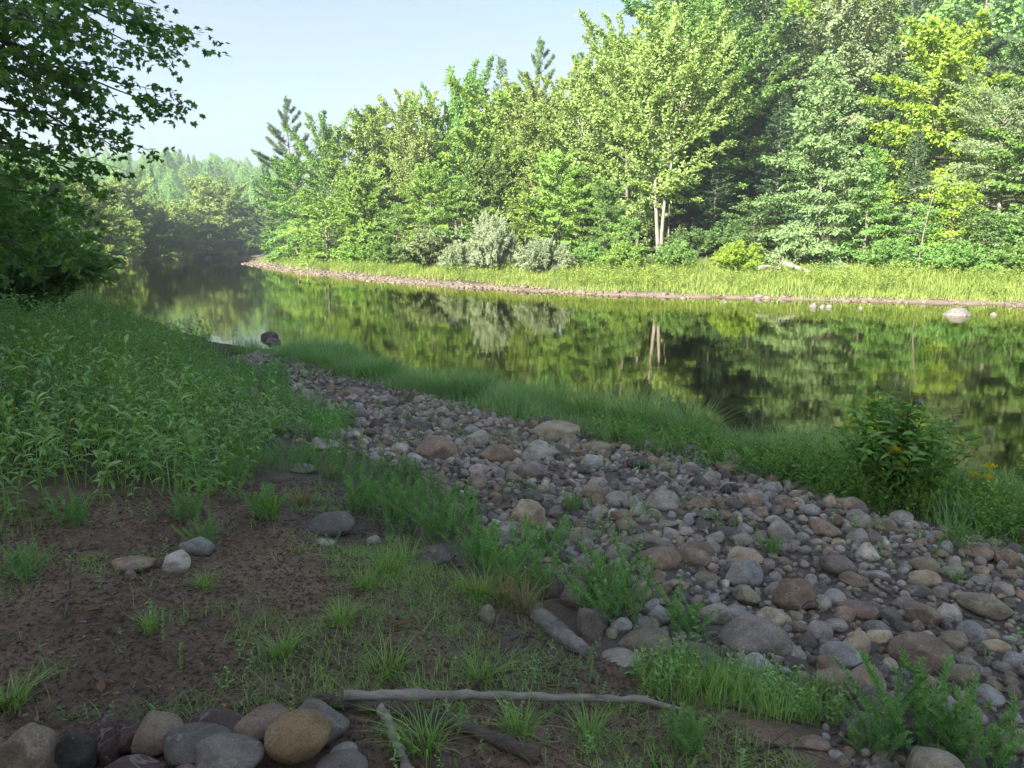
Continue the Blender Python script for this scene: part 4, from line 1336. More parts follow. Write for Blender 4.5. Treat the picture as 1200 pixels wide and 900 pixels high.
stick('twig', [(988, 747), (1015, 749), (1050, 744)], [.006, .005, .003], W_DARK, 'thin twig on the bare earth gap behind the pale blue slab')
# drift log and stump over on the far bank
x, y, z = G(905, 324)
e = empty('drift_stump', (x, y, z + .12), .3, (.8, .8, .8)); tag(e, 'bleached drift log and root stump on the far grass', 'driftwood')
A = Acc(); q = np.linspace(0, 1, 9)
tube(A, np.stack([-1.2 + 2.4 * q, .3 * q, .42 + .1 * np.sin(q * 5)], 1), .14 - .05 * q, 8); A.obj('log', W_GREY, e)
A = Acc(); tube(A, np.stack([.8 + .9 * q, -.2 - 1.6 * q, .75 - .6 * q], 1), .17 - .03 * q, 8); A.obj('trunk', W_GREY, e)
A = Acc()
for k in range(9):
    a = k * .7; tube(A, np.stack([.8 + .5 * q * math.cos(a), -.1 * q + .2, .55 + .55 * q * math.sin(a) + .1 * q], 1), .06 * (1 - .75 * q), 5)
A.obj('root', W_GREY, e)
for i, (px_, Y, r0, lab) in enumerate([(1075, 43, .035, 'thin pale bare stem rising from the thicket beside the willow'), (782, 56, .08, 'slim pale trunk close behind the twin trunks'), (655, 56, .035, 'thin leaning grey stem in shade above the round silver bush')]):
    x = x_at(px_, Y); A = Acc(); q = np.linspace(0, 1, 8)
    tube(A, np.stack([.5 * q ** 2 * (1 - i), q * 0, (4.6 + 2 * (i > 0)) * q - .3], 1), r0 * (1 - .75 * q), 6)
    for k in range(6):
        h0 = 1.6 + k * .45; qq = np.linspace(0, 1, 4)
        tube(A, np.stack([.5 * (h0 / 5) ** 2 * (1 - i) + (1 if k % 2 else -1) * (.3 + .12 * (k * 7 % 5)) * qq, .3 * qq, h0 + .9 * qq], 1), .011 * (1 - .7 * qq), 4)
    o = A.obj('dead_tree', BARK if i else BARK_PALE, None, True, (x, Y, hz(x, Y))); tag(o, lab, 'tree', GR)

# ================================================================== PLANTS
GRASS = {
    'shore': leaf_mat('grass_shore', (.14, .29, .10), (.32, .52, .2), .35, .03),
    'bank': leaf_mat('grass_bank', (.13, .27, .06), (.31, .50, .12), .35, .03),
    'far': leaf_mat('grass_far', (.15, .23, .05), (.38, .46, .12), .4, .02),
    'farweed': leaf_mat('weed_far', (.13, .21, .05), (.34, .42, .10), .4, .02),
    'dry': leaf_mat('grass_dry', (.2, .19, .07), (.37, .32, .14), .3, .02),
    'weed': leaf_mat('weed_feathery', (.13, .29, .095), (.29, .51, .18), .35, .02),
    'lance': leaf_mat('weed_lance', (.12, .28, .08), (.28, .50, .14), .38, .06, .0, .35),
    'forb': leaf_mat('weed_broad', (.11, .26, .05), (.28, .48, .09), .4, .03, .0, .4),
}
PETAL_Y = leaf_mat('petal_yellow', (.62, .48, .02), (.8, .66, .05), .3, .02)
PETAL_L = leaf_mat('petal_lilac', (.3, .25, .34), (.45, .38, .46), .3, .02)
rp = np.random.default_rng(31)


def in_ring(p):
    h = height(p[:, 0], p[:, 1]); d = p[:, 1] * CT - (h - HC) * ST
    X = 600 + F * p[:, 0] / d; Y = 450 - F * (p[:, 1] * ST + (h - HC) * CT) / d
    return (X < 445) & (Y > 852)


def on_ground(p, dz=0.):
    return np.concatenate([p, (height(p[:, 0], p[:, 1]) + dz)[:, None]], 1)


def grass_field(name, pts, h, w, mat, label, lean=(.15, .8), rng=rp, cat='grass', patchy=None):
    A = Acc(); n = len(pts)
    hh = h[0] + (h[1] - h[0]) * rng.random(n)
    if patchy is not None: hh = hh * (.45 + 1.0 * patchy)
    tint = np.clip(vnoise(pts[:, 0] * 1.7, pts[:, 1] * 1.7, 44) * .55 + rng.random(n) * .5 - .05, 0, 1)
    az = rng.random(n) * 6.283
    grass_blades(A, on_ground(pts, -.01), hh, az, rng.uniform(*lean, n), rng.uniform(w[0], w[1], n), tint)
    o = A.obj(name, mat, None, False)
    tag(o, label, cat, kind='stuff')


# --- shore sedge: a ribbon along the near water edge
edge = np.array([at_z(*p) for p in [(1330, 640), (1200, 597), (1080, 570), (950, 546), (870, 531), (800, 511), (700, 490), (600, 471), (500, 446), (420, 426), (340, 413)]])


def ribbon(line, n, w0, w1, rng=rp, way=(-.6, -.7)):
    seg = np.linalg.norm(np.diff(line, axis=0), axis=1); cum = np.concatenate([[0], np.cumsum(seg)])
    t = rng.random(n) * cum[-1]; k = np.clip(np.searchsorted(cum, t) - 1, 0, len(seg) - 1); f = ((t - cum[k]) / seg[k])[:, None]
    p = line[k] * (1 - f) + line[k + 1] * f
    d = unit(line[k + 1] - line[k]); nrm = np.stack([d[:, 1], -d[:, 0]], 1)
    sgn = np.where(nrm @ np.array(way) > 0, 1, -1)[:, None]
    return p + nrm * sgn * rng.uniform(w0, w1, n)[:, None]


p = ribbon(edge, 66000, -.4, 1.6)
dn = vnoise(p[:, 0] * 1.1, p[:, 1] * 1.1, 50) * .7 + vnoise(p[:, 0] * 3, p[:, 1] * 3, 51) * .3
s_ = shore(p[:, 0], p[:, 1])[0]
k = rp.random(len(p)) < np.clip(dn * 3.0 - .95, 0, 1) * np.clip(1.3 - s_ * .68, .06, 1)
p, dn = p[k], dn[k]
grass_field('shore_sedge', p, (.24, .5), (.004, .009), GRASS['shore'], 'fine blue green sedge fringing the near water edge', (.2, 1.1), patchy=np.clip((dn - .3) * 2.0, 0, 1.3))


def tussock(seed, n=420, R=.3, h=(.3, .6), w=(.004, .009), lean=(.25, 1.1)):
    r = np.random.default_rng(seed); A = Acc()
    a = r.random(n) * 6.283; rr = R * r.random(n) ** .7
    b = np.stack([rr * np.cos(a), rr * np.sin(a), -.02 + 0 * a], 1)
    grass_blades(A, b, r.uniform(*h, n), a + r.normal(0, .7, n), r.uniform(*lean, n), r.uniform(*w, n), np.clip(r.normal(.5, .25, n), 0, 1), 5)
    return A.mesh('tussock%d' % seed, False)


TUS = [tussock(k) for k in range(3)]


def clump(name, mesh, px_, py_, sc, mat, label, cat='grass', group=None):
    x, y, z = G(px_, py_)
    o = bpy.data.objects.new(name, mesh); COL.objects.link(o)
    if not mesh.materials: mesh.materials.append(mat)
    slot(o, mat)
    o.location = (x, y, z); o.scale = (sc, sc, sc); o.rotation_euler = (0, 0, random.uniform(0, 6.28))
    tag(o, label, cat, group)
    return o


gS = 'sedge tussocks along the near water edge'
for i, (a, b, s, lab) in enumerate([
    (640, 472, 1.35, 'large round sedge tussock at the water behind the flat topped boulder'), (745, 492, 1.5, 'largest sedge tussock arching over the water at mid shore'),
    (800, 505, 1.35, 'sedge tussock just past the largest one'), (560, 455, 1.2, 'sedge tussock before the large round one'), (385, 422, 1.3, 'first sedge tussock beside the standing dark rock'),
    (440, 436, 1.2, 'sedge tussock behind the rusty red block'), (960, 532, .9, 'short sedge tussock beside the dark mossy block'), (920, 540, .8, 'short sedge tussock behind the blue grey shore stone'),
    (500, 448, 1.0, 'low sedge tussock between the red block and the mid shore'), (690, 480, 1.1, 'sedge tussock bridging the two biggest ones')]):
    clump('sedge_tussock', TUS[i % 3], a, b + 8, s, GRASS['shore'], lab, 'sedge', gS)

# --- weeds on the bar's water edge (low leafy)
def leafy_stem(seed, H=.5, n=16, leaf=(.13, .022), up=.5, stem=.0035, curve=.15, top=False):
    r = np.random.default_rng(seed); A = Acc()
    az = r.random() * 6.283; q = np.linspace(0, 1, 6)
    pts = np.stack([curve * H * q ** 2 * math.cos(az), curve * H * q ** 2 * math.sin(az), H * q - .02], 1)
    tube(A, pts, stem * (1 - .6 * q), 3, .35, False)
    f = np.linspace(.12, 1, n); a = np.arange(n) * 2.4 + r.normal(0, .3, n)
    b = np.stack([np.interp(f, q, pts[:, i]) for i in range(3)], 1)
    d = np.stack([np.cos(a), np.sin(a), np.full(n, up) + f * .5 + r.normal(0, .15, n)], 1)
    L = leaf[0] * r.uniform(.7, 1.15, n) * (1 - .45 * np.abs(f - .45)); 
    leaf_blades(A, b, d, np.array([0, 0, 1.0]) + r.normal(0, .25, (n, 3)), L, leaf[1] * r.uniform(.8, 1.2, n), np.clip(r.normal(.5, .22, n), 0, 1), droop=r.uniform(.2, .7, n))
    return A.arrays()


def feather_stem(seed, H=.32, n=125):
    r = np.random.default_rng(seed); A = Acc()
    az = r.random() * 6.283; q = np.linspace(0, 1, 6); cv = r.uniform(.1, .45)
    pts = np.stack([cv * H * q ** 1.7 * math.cos(az), cv * H * q ** 1.7 * math.sin(az), H * q - .02], 1)
    tube(A, pts, .0028 * (1 - .6 * q), 3, .4, False)
    f = .15 + .87 * r.random(n) ** .7; a = r.random(n) * 6.283
    b = np.stack([np.interp(f, q, pts[:, i]) for i in range(3)], 1)
    d = np.stack([np.cos(a), np.sin(a), r.uniform(.4, 1.5, n)], 1)
    leaf_cards(A, b, d, r.normal(0, 1, (n, 3)) + [0, 0, 1], r.uniform(.022, .046, n) * (1.15 - .5 * f) * (H / .32) ** .5, r.uniform(.0035, .0062, n), np.clip(.2 + .5 * f + r.normal(0, .18, n), 0, 1), fold=0)
    return A.arrays()


LANCE = [leafy_stem(500 + k, rp.uniform(.34, .74), int(rp.integers(9, 18)), (rp.uniform(.11, .2), rp.uniform(.016, .036)), rp.uniform(.15, .6), .0035, rp.uniform(.1, .45)) for k in range(12)]
LOW = [leafy_stem(520 + k, rp.uniform(.16, .3), 12, (.075, .02), .4, .002) for k in range(6)]
FEA = [feather_stem(540 + k, rp.uniform(.25, .38)) for k in range(8)]


def cover(name, temps, pts, scale, mat, label, cat='plants'):
    A = Acc()
    t = np.clip((vnoise(pts[:, 0] * 1.2, pts[:, 1] * 1.2, 61) - .5) * .7 + rp.normal(0, .12, len(pts)), -.45, .45)
    scatter(A, temps, on_ground(pts, -.01), scale, rp, .16, t)
    tag(A.obj(name, mat, None, False), label, cat, kind='stuff')


p = ribbon(edge, 2600, .1, 1.5); k = (vnoise(p[:, 0] * 1.3, p[:, 1] * 1.3, 55) > .45) & (p[:, 0] > 1.0)
cover('shore_weeds', LOW, p[k], rp.uniform(.7, 1.5, k.sum()), GRASS['forb'], 'low yellow green weeds between the cobbles and the shore sedge')

# --- meadow on our bank
MEAD = Gpoly([(-420, 420), (-200, 350), (0, 345), (60, 352), (120, 372), (200, 398), (262, 418), (200, 430), (215, 452), (250, 468), (300, 500), (330, 530), (300, 560), (255, 585), (160, 590), (90, 596), (20, 606), (-120, 620), (-420, 660)])
p = sample(MEAD, 5200); d = vnoise(p[:, 0] * .9, p[:, 1] * .9, 70)
k = rp.random(len(p)) < np.clip(.35 + d, 0, 1)
p, d = p[k], d[k]
cover('meadow_weeds', LANCE, p, (.55 + .75 * d) * rp.uniform(.75, 1.15, len(p)), GRASS['lance'], 'knee high meadow of lance leaved weeds on the near bank', 'meadow')
p = sample(MEAD, 15000)
grass_field('meadow_grass', p, (.18, .62), (.004, .009), GRASS['bank'], 'tall grass mixed through the meadow weeds of the near bank', (.2, .9), patchy=vnoise(p[:, 0], p[:, 1], 71))
p = sample(MEAD, 1300)
cover('meadow_undergrowth', LOW, p, rp.uniform(1.0, 2.4, len(p)), GRASS['forb'], 'small leaved green weeds mixed into the near bank meadow', 'weeds')
p = sample(MEAD, 1900)
grass_field('dry_stems', p, (.25, .75), (.003, .006), GRASS['dry'], 'dry straw stems standing among the meadow weeds', (.1, .9))
# further along our bank, sunlit in places
FARM = np.array([at_z(200, 385, .3), at_z(110, 345, .3), at_z(62, 326, .3), (-48, 78), (-62, 70), (-48, 40), (-30, 18), (-17, 11), (-12, 14), (-9, 19)])
p = sample(FARM, 30000); k = rp.random(len(p)) < np.clip(26 / p[:, 1], .15, 1); p = p[k]
grass_field('bank_grass', p, (.3, .75), (.012, .03), GRASS['bank'], 'rough grass running along the near bank towards the bend', (.2, .9), patchy=vnoise(p[:, 0] * .5, p[:, 1] * .5, 72))
p = sample(FARM, 2600); k = (p[:, 1] < 36); p = p[k]
cover('bank_weeds', LANCE, p, rp.uniform(.8, 1.6, len(p)), GRASS['forb'], 'leafy weeds along the near bank beyond the meadow', 'weeds')

# --- feathery green weeds: the low drift between meadow and cobbles, then single clumps
FEZ = Gpoly([(285, 500), (350, 500), (400, 530), (470, 545), (510, 570), (560, 600), (570, 640), (500, 640), (430, 610), (340, 600), (270, 590), (230, 585)])
p = sample(FEZ, 1250); k = vnoise(p[:, 0] * 1.6, p[:, 1] * 1.6, 80) > .42; p = p[k]
cover('feathery_ground_cover', FEA, p, rp.uniform(.35, .9, len(p)), GRASS['weed'], 'soft feathery green weeds drifting down the bank above the bare earth', 'weeds')
UPZ = Gpoly([(200, 428), (250, 425), (330, 440), (345, 470), (420, 500), (390, 530), (300, 505), (240, 468)])
p = sample(UPZ, 1500); k = vnoise(p[:, 0] * 1.3, p[:, 1] * 1.3, 81) > .38; p = p[k]
cover('upper_bar_weeds', LOW + FEA[:2], p, rp.uniform(.6, 1.3, len(p)), GRASS['weed'], 'thin weeds over the stones at the upper end of the bar', 'weeds')


def feather_clump(seed, n=26, R=.13, H=(.7, 1.2)):
    r = np.random.default_rng(seed); A = Acc()
    a = r.random(n) * 6.283; rr = R * r.random(n) ** .6
    scatter(A, FEA, np.stack([rr * np.cos(a), rr * np.sin(a), a * 0], 1), r.uniform(*H, n), r, .28, r.normal(0, .1, n))
    return A.mesh('feathery%d' % seed, False)


FC = [feather_clump(k, 26, .13) for k in range(4)]
gF = 'feathery green weeds on the bank and bar'
for i, (a, b, s, lab) in enumerate([
    (598, 690, 1.25, 'bushiest feathery weed on the bank lip above the driftwood log'), (722, 728, 1.15, 'feathery weed standing among stones behind the triangular slab'),
    (562, 668, .95, 'feathery weed beside the bushiest one on the bank lip'), (632, 700, .85, 'feathery weed touching the driftwood log'), (520, 630, .9, 'feathery weed above the dark weed edge stone'),
    (470, 610, .9, 'feathery weed on the bank beyond the dark bank dome'), (425, 600, .95, 'feathery weed behind the dark bank dome'), (700, 705, .9, 'feathery weed against the pitted dome'),
    (800, 745, .75, 'small feathery weed between the triangular slab and the biggest boulder'), (640, 655, .8, 'feathery weed in front of the rounded tan boulder'), (672, 600, .5, 'tiny feathery weed among cobbles by the tan boulder'),
    (1078, 872, 1.2, 'tall feathery weed over the stones near the photo corner'), (1150, 905, 1.0, 'bright feathery weed lowest in the photo corner'), (1018, 880, .6, 'little feathery weed beside the smooth grey boulder'),
    (805, 880, .55, 'fluffy round green tuft on the dark earth near the twigs'), (905, 650, .5, 'tiny feathery weed beside the long flat tan stone'), (1120, 640, .7, 'feathery weed at the weedy end of the bar'),
    (240, 640, .5, 'small feathery weed behind the blue grey earth stone'), (310, 610, .7, 'feathery weed on the bank before the dark bank dome'), (90, 615, .6, 'feathery weed under the meadow edge'), (220, 610, .65, 'feathery weed drooping over the bare earth edge'),
    (30, 680, .5, 'lone feathery weed on the bare earth near the photo edge')]):
    clump('feathery_weed', FC[i % 4], a, b, s, GRASS['weed'], lab, 'weed', gF)

p = sample(BAR, 1500); k = (vnoise(p[:, 0] * 1.4, p[:, 1] * 1.4, 84) > .66) & (p[:, 1] > 3.6); p = p[k]
cover('bar_weeds', LOW + FEA[:2], p, rp.uniform(.4, .9, len(p)), GRASS['weed'], 'thin green weeds growing up between the cobbles of the bar', 'weeds')
p = sample(BAR, 9000); k = (vnoise(p[:, 0] * 1.1, p[:, 1] * 1.1, 85) > .64) & (p[:, 1] > 3.6); p = p[k]
grass_field('bar_grass', p, (.06, .22), (.002, .005), GRASS['bank'], 'wisps of grass between the cobbles of the bar', (.3, 1.3))

# --- low leafy greens and grass on the dirt bank
LIP = Gpoly([(735, 790), (800, 770), (900, 800), (985, 815), (990, 850), (900, 850), (830, 835), (760, 815)])
p = sample(LIP, 150); p = p[vnoise(p[:, 0] * 2.2, p[:, 1] * 2.2, 88) > .45]
cover('lip_greens', LOW, p, rp.uniform(.3, .8, len(p)), GRASS['weed'], 'low leafy greens along the lip of the earth bank', 'weeds')
p = sample(LIP, 1500)
grass_field('lip_grass', p, (.06, .2), (.003, .006), GRASS['bank'], 'short grass along the lip of the earth bank')
DIRT = Gpoly([(-150, 610), (90, 585), (200, 575), (300, 565), (370, 560), (440, 585), (500, 630), (540, 665), (620, 720), (700, 770), (760, 800), (860, 850), (960, 905), (900, 960), (-150, 960)])
p = sample(DIRT, 34000)
d = vnoise(p[:, 0] * 2.2, p[:, 1] * 2.2, 90) * .6 + vnoise(p[:, 0] * 7, p[:, 1] * 7, 91) * .4
edge_d = smooth(-1.6, .8, p[:, 0])
k = rp.random(len(p)) < np.clip((d - .50 + .14 * edge_d) * 4.5, .015, .9)
k &= ~in_ring(p)
p = p[k]
grass_field('sparse_grass', p, (.03, .11), (.002, .0045), GRASS['bank'], 'thin new grass sprouting through the bare earth', (.3, 1.3))
p = sample(DIRT, 700); d = vnoise(p[:, 0] * 2.6, p[:, 1] * 2.6, 93); p = p[(d > .56) & ~in_ring(p)]
cover('seedlings', LOW + FEA[:3], p, rp.uniform(.2, .5, len(p)), GRASS['weed'], 'small seedlings dotted over the bare earth', 'seedlings')
# grass tufts
TFT = [tussock(600 + k, 90, .06, (.1, .24), (.003, .0065), (.3, 1.2)) for k in range(3)]
gT = 'grass tufts on the earth bank'
for i, (a, b, s, m, lab) in enumerate([
    (452, 672, 1.2, 'bank', 'bright grass tuft on the bank next to the dark weed edge stone'), (475, 660, 1.0, 'bank', 'grass tuft touching the bright one on the bank'), (430, 690, 1.0, 'bank', 'grass tuft below the bright one on the bank'),
    (590, 706, 1.3, 'dry', 'yellowing grass tuft hanging over the bank lip'), (560, 700, 1.1, 'bank', 'green grass tuft beside the yellowing one'), (615, 715, 1.1, 'dry', 'straw coloured tuft at the top of the driftwood log'),
    (330, 770, .8, 'bank', 'grass tuft alone on the bare earth above the golden ring stone'), (175, 740, .6, 'bank', 'small grass tuft in the middle of the bare earth'), (455, 790, 1.0, 'bank', 'grass tuft behind the dark barked branch'),
    (560, 800, .9, 'bank', 'grass tuft beside the charred twig'), (610, 860, .9, 'bank', 'grass tuft past the end of the dark barked branch'), (690, 862, .8, 'bank', 'grass tuft under the tip of the long pale stick'),
    (10, 830, .9, 'bank', 'grass tuft behind the big tan ring stone'), (240, 690, .7, 'bank', 'grass tuft below the pale stone on the bare earth'), (385, 560, 1.0, 'dry', 'straw coloured tuft among the feathery weeds'),
    (500, 880, 1.0, 'bank', 'grass tuft between the slanting stick and the dark branch'), (840, 810, 1.0, 'bank', 'grass tuft in the lip greens'), (355, 590, 1.0, 'dry', 'yellow tuft beside the dark bank dome'),
    (700, 630, .5, 'bank', 'little grass tuft between cobbles behind the dark red boulder'), (1120, 680, .8, 'bank', 'grass tuft between cobbles above the loaf shaped boulder'), (400, 730, .8, 'bank', 'grass tuft on the bare earth below the bank tufts')]):
    clump('grass_tuft', TFT[i % 3], a, b, s, GRASS[m], lab, 'grass', gT)

# broad leaved dock by the dark bank dome
x, y, z = G(318, 612)
e = empty('dock_plant', (x, y, z)); tag(e, 'dock plant with a few broad upright leaves beside the dark bank dome', 'plant')
for k in range(5):
    A = Acc(); a = k * 1.3
    leaf_blades(A, np.array([[0, 0, 0.]]), np.array([[.45 * math.cos(a), .45 * math.sin(a), 1.]]), np.array([[-math.cos(a), -math.sin(a), .5]]), .2 + .02 * k, .05, np.array([.7]), droop=.15)
    A.obj('leaf', GRASS['forb'], e, True)

# --- the leafy flowering bush by the water
def leafy_bush(seed, n, R, H, leaf, mat):
    r = np.random.default_rng(seed); st, lf = Acc(), Acc()
    for i in range(n):
        a = r.random() * 6.283; rr = R * r.random() ** .6; h = H * r.uniform(.65, 1.08) * (1 - .3 * (rr / R) ** 2)
        q = np.linspace(0, 1, 6); b = np.array([rr * .35 * math.cos(a), rr * .35 * math.sin(a), -.02])
        t = np.array([rr * math.cos(a), rr * math.sin(a), h]); pts = b + (t - b) * q[:, None]; pts[:, :2] = b[:2] + (t - b)[:2] * (q ** 1.6)[:, None]
        tube(st, pts, .005 * (1 - .6 * q), 4, .3, False)
        m = int(h * 30); f = np.linspace(.22, 1, m); bb = np.stack([np.interp(f, q, pts[:, k]) for k in range(3)], 1)
        aa = np.arange(m) * 2.4 + r.random() * 6
        d = np.stack([np.cos(aa), np.sin(aa), .25 + r.normal(0, .2, m) + f * .3], 1)
        leaf_blades(lf, bb, d, np.array([0, 0, 1.]) + r.normal(0, .3, (m, 3)), leaf[0] * r.uniform(.6, 1.2, m), leaf[1] * r.uniform(.7, 1.15, m), np.clip(.25 + .4 * f + r.normal(0, .2, m), 0, 1), droop=r.uniform(.1, .6, m))
    return st, lf


x, y, z = G(1066, 598); y += .25
e = empty('leafy_bush', (x, y, hz(x, y))); tag(e, 'dark leafy bush by the water rising from the shore weeds', 'bush')
st, lf = leafy_bush(5, 58, .62, 1.02, (.15, .062), None)
st.obj('stems', W_DARK, e); lf.obj('leaves', leaf_mat('leaf_bush', (.09, .23, .05), (.25, .46, .10), .42, .04, 0, .4), e, False)


def flower_plant(name, px_, py_, H, n, label, kind, group=None, seed=1):
    x, y, z = G(px_, py_); r = np.random.default_rng(seed + 40)
    e = empty(name, (x, y, z)); tag(e, label, 'wildflower', group)
    st, lf = Acc(), Acc(); heads = []
    for i in range(n):
        fl = Acc(); heads.append(fl)
        a = r.random() * 6.283; q = np.linspace(0, 1, 6); h = H * r.uniform(.7, 1.05); ln = r.uniform(.1, .4) * h
        pts = np.stack([.04 * math.cos(a * 3) + ln * q ** 2 * math.cos(a), .04 * math.sin(a * 3) + ln * q ** 2 * math.sin(a), h * q], 1)
        tube(st, pts, .0035 * (1 - .5 * q), 4, .4, False)
        m = 14; f = np.linspace(.1, .92, m); bb = np.stack([np.interp(f, q, pts[:, k]) for k in range(3)], 1); aa = np.arange(m) * 2.4
        leaf_blades(lf, bb, np.stack([np.cos(aa), np.sin(aa), .5 + 0 * aa], 1), np.array([0, 0, 1.]) + r.normal(0, .2, (m, 3)), .1 * r.uniform(.6, 1.1, m), .016, np.clip(r.normal(.5, .2, m), 0, 1))
        tip = pts[-1]; m = 110
        if kind == 'gold':
            u = r.random(m); o_ = np.stack([r.normal(0, .02, m), r.normal(0, .02, m), r.normal(0, .009, m)], 1)
        else:
            o_ = np.stack([r.normal(0, .016, m), r.normal(0, .016, m), r.normal(0, .013, m)], 1)
        leaf_cards(fl, tip + o_, r.normal(0, 1, (m, 3)) + [0, 0, .8], r.normal(0, 1, (m, 3)), .018, .012, r.random(m))
    st.obj('stems', GRASS['bank'], e); lf.obj('leaves', GRASS['forb'], e, False)
    for fl in heads: fl.obj('flower_head', PETAL_Y if kind == 'gold' else PETAL_L, e, False)
    return e


gG = 'goldenrod and other wildflowers round the leafy bush'
flower_plant('goldenrod', 1045, 596, .6, 3, 'goldenrod with yellow heads in front of the leafy bush', 'gold', gG, 3)
flower_plant('goldenrod', 1085, 590, .82, 2, 'goldenrod with a yellow head showing inside the leafy bush', 'gold', gG, 4)
flower_plant('goldenrod', 1140, 604, .55, 4, 'yellow goldenrod clump just past the leafy bush', 'gold', gG, 6)
flower_plant('goldenrod', 1185, 610, .66, 4, 'tallest yellow goldenrod at the photo edge beyond the bush', 'gold', gG, 7)
flower_plant('thistle_like_weed', 1112, 596, 1.02, 4, 'tall weed with lilac flower heads behind the leafy bush', 'lilac', gG, 8)
GW = Gpoly([(1090, 590), (1330, 640), (1330, 700), (1200, 640), (1100, 612), (960, 585), (900, 565), (905, 552), (980, 560)])
p = sample(GW, 900)
cover('shore_flower_weeds', LANCE, p, rp.uniform(.35, .8, len(p)), GRASS['forb'], 'leafy shore weeds around the flowering bush', 'weeds')
A = Acc(); n = 16; r = np.random.default_rng(3)
x, y, z = G(1135, 600)
grass_blades(A, np.stack([r.normal(0, .05, n), r.normal(0, .05, n), 0 * r.random(n)], 1), r.uniform(.8, 1.15, n), r.normal(.2, .9, n), r.uniform(.3, .9, n), np.full(n, .006), r.random(n), 7)
o = A.obj('seed_grass', GRASS['dry'], None, False, (x, y, z)); tag(o, 'pale seeding grass arching out beyond the leafy bush', 'grass')

# --- the far bank
def far_band(n, w0, w1):
    p = np.stack([rp.uniform(-42, 46, n), rp.uniform(24, 118, n)], 1)
    s_, sd_ = shore(p[:, 0], p[:, 1])
    return p[(s_ > w0) & (s_ < w1) & (sd_ == 2)]


p = far_band(1300000, .3, 13); s_, sd_ = shore(p[:, 0], p[:, 1])
k = (s_ > .35 + 1.0 * vnoise(p[:, 0] * .3, p[:, 1] * .3, 100) + 1.1 * smooth(4, -3, p[:, 0])) & (s_ < 12) & (sd_ == 2) & (rp.random(len(p)) < np.clip(40 / p[:, 1], .2, 1)); p = p[k]
grass_field('far_grass', p, (.25, .7), (.014, .03), GRASS['far'], 'sunlit yellow green grass along the far bank', (.3, 1.6), patchy=np.clip(.15 + s_[k] * .2, 0, 1) * (vnoise(p[:, 0] * 1.1, p[:, 1] * 1.1, 101) * .7 + vnoise(p[:, 0] * .3, p[:, 1] * .3, 102) * .6))
p = far_band(110000, 1.0, 11); s_, sd_ = shore(p[:, 0], p[:, 1]); k = (s_ > 2.0) & (s_ < 9) & (sd_ == 2) & (vnoise(p[:, 0] * .5, p[:, 1] * .5, 104) > .42); p = p[k]
cover('far_weeds', [leafy_stem(560 + k, .7, 13, (.22, .07), .4, .006) for k in range(4)], p, rp.uniform(.35, 1.15, len(p)), GRASS['farweed'], 'leafy bright weeds through the far bank grass', 'weeds')

p = far_band(90000, .8, 10); p = p[(vnoise(p[:, 0] * .35, p[:, 1] * .7, 107) > .5)]
grass_field('far_dry_grass', p, (.3, .75), (.012, .024), GRASS['dry'], 'straw coloured stems mixed through the far bank grass', (.1, .9))

# --- litter on the bare earth
def litter(name, poly, n, L, Wd, cols, label):
    A = Acc(); p = sample(poly, n); m = len(p); b = on_ground(p, .004)
    a = rp.random(m) * 6.283
    d = np.stack([np.cos(a), np.sin(a), rp.normal(0, .2, m)], 1)
    ll = rp.uniform(*L, m)
    leaf_cards(A, b, d, np.array([0, 0, 1.]) + rp.normal(0, .3, (m, 3)), ll, rp.uniform(*Wd, m), rp.random(m), fold=.15, droop=.05)
    tag(A.obj(name, leaf_mat(name + '_brown', *cols, .1, .02), None, False), label, 'litter', kind='stuff')


litter('leaf_litter', DIRT, 22000, (.012, .045), (.003, .011), ((.03, .02, .013), (.12, .07, .035)), 'dark needles and crumbs of leaf over the bare earth')
litter('pale_litter', DIRT, 1800, (.02, .06), (.004, .016), ((.14, .09, .05), (.3, .22, .14)), 'scattered pale straws and bits over the bare earth')


def twig_litter():
    A = Acc(); p = sample(DIRT, 170); b = on_ground(p, .006)
    for x in b:
        a = rp.random() * 6.283; L = rp.uniform(.04, .16); q = np.linspace(-.5, .5, 5)
        pts = x + np.stack([L * q * math.cos(a), L * q * math.sin(a), .004 + 0 * q], 1); pts[1:-1] += rp.normal(0, .05 * L, (3, 3)) * [1, 1, .2]
        tube(A, pts, np.linspace(1, .5, 5) * rp.uniform(.0012, .0032), 4)
    tag(A.obj('twig_litter', W_DARK), 'small broken twigs strewn over the bare earth', 'litter', kind='stuff')


twig_litter()


def dead_leaf(seed):
    r = np.random.default_rng(seed); A = Acc()
    leaf_blades(A, np.zeros((1, 3)), np.array([[1., 0, .12]]), np.array([[0, 0, 1.]]), .075, .035, np.array([.6]), fold=.35, droop=-.15)
    return A.mesh('dead_leaf%d' % seed)


DL = [dead_leaf(k) for k in range(2)]; DLM = leaf_mat('dead_leaf', (.1, .045, .018), (.2, .105, .045), .15, .03)
for a, b, s, lab in [(15, 822, 1.2, 'curled orange brown leaf behind the big tan ring stone'), (120, 718, 1.0, 'tan fallen leaf in the middle of the bare earth'), (462, 737, 1.0, 'brown fallen leaf on the bank under the grass tufts'),
                     (580, 757, .9, 'brown fallen leaf near the charred twig'), (715, 795, .8, 'rusty fallen leaf at the foot of the lip greens'), (120, 815, .9, 'brown fallen leaf behind the sparkling black stone'), (250, 680, .6, 'small brown leaf below the blue grey earth stone'),
                     (850, 860, .8, 'orange leaf on the dark earth beside the twig'), (900, 735, .8, 'orange leaf caught between stones by the biggest boulder'), (965, 648, .8, 'orange leaf standing between cobbles above the purplish wedge')]:
    o = clump('fallen_leaf', DL[0], a, b, s, DLM, lab, 'leaf', 'fallen leaves'); o.location.z += .01

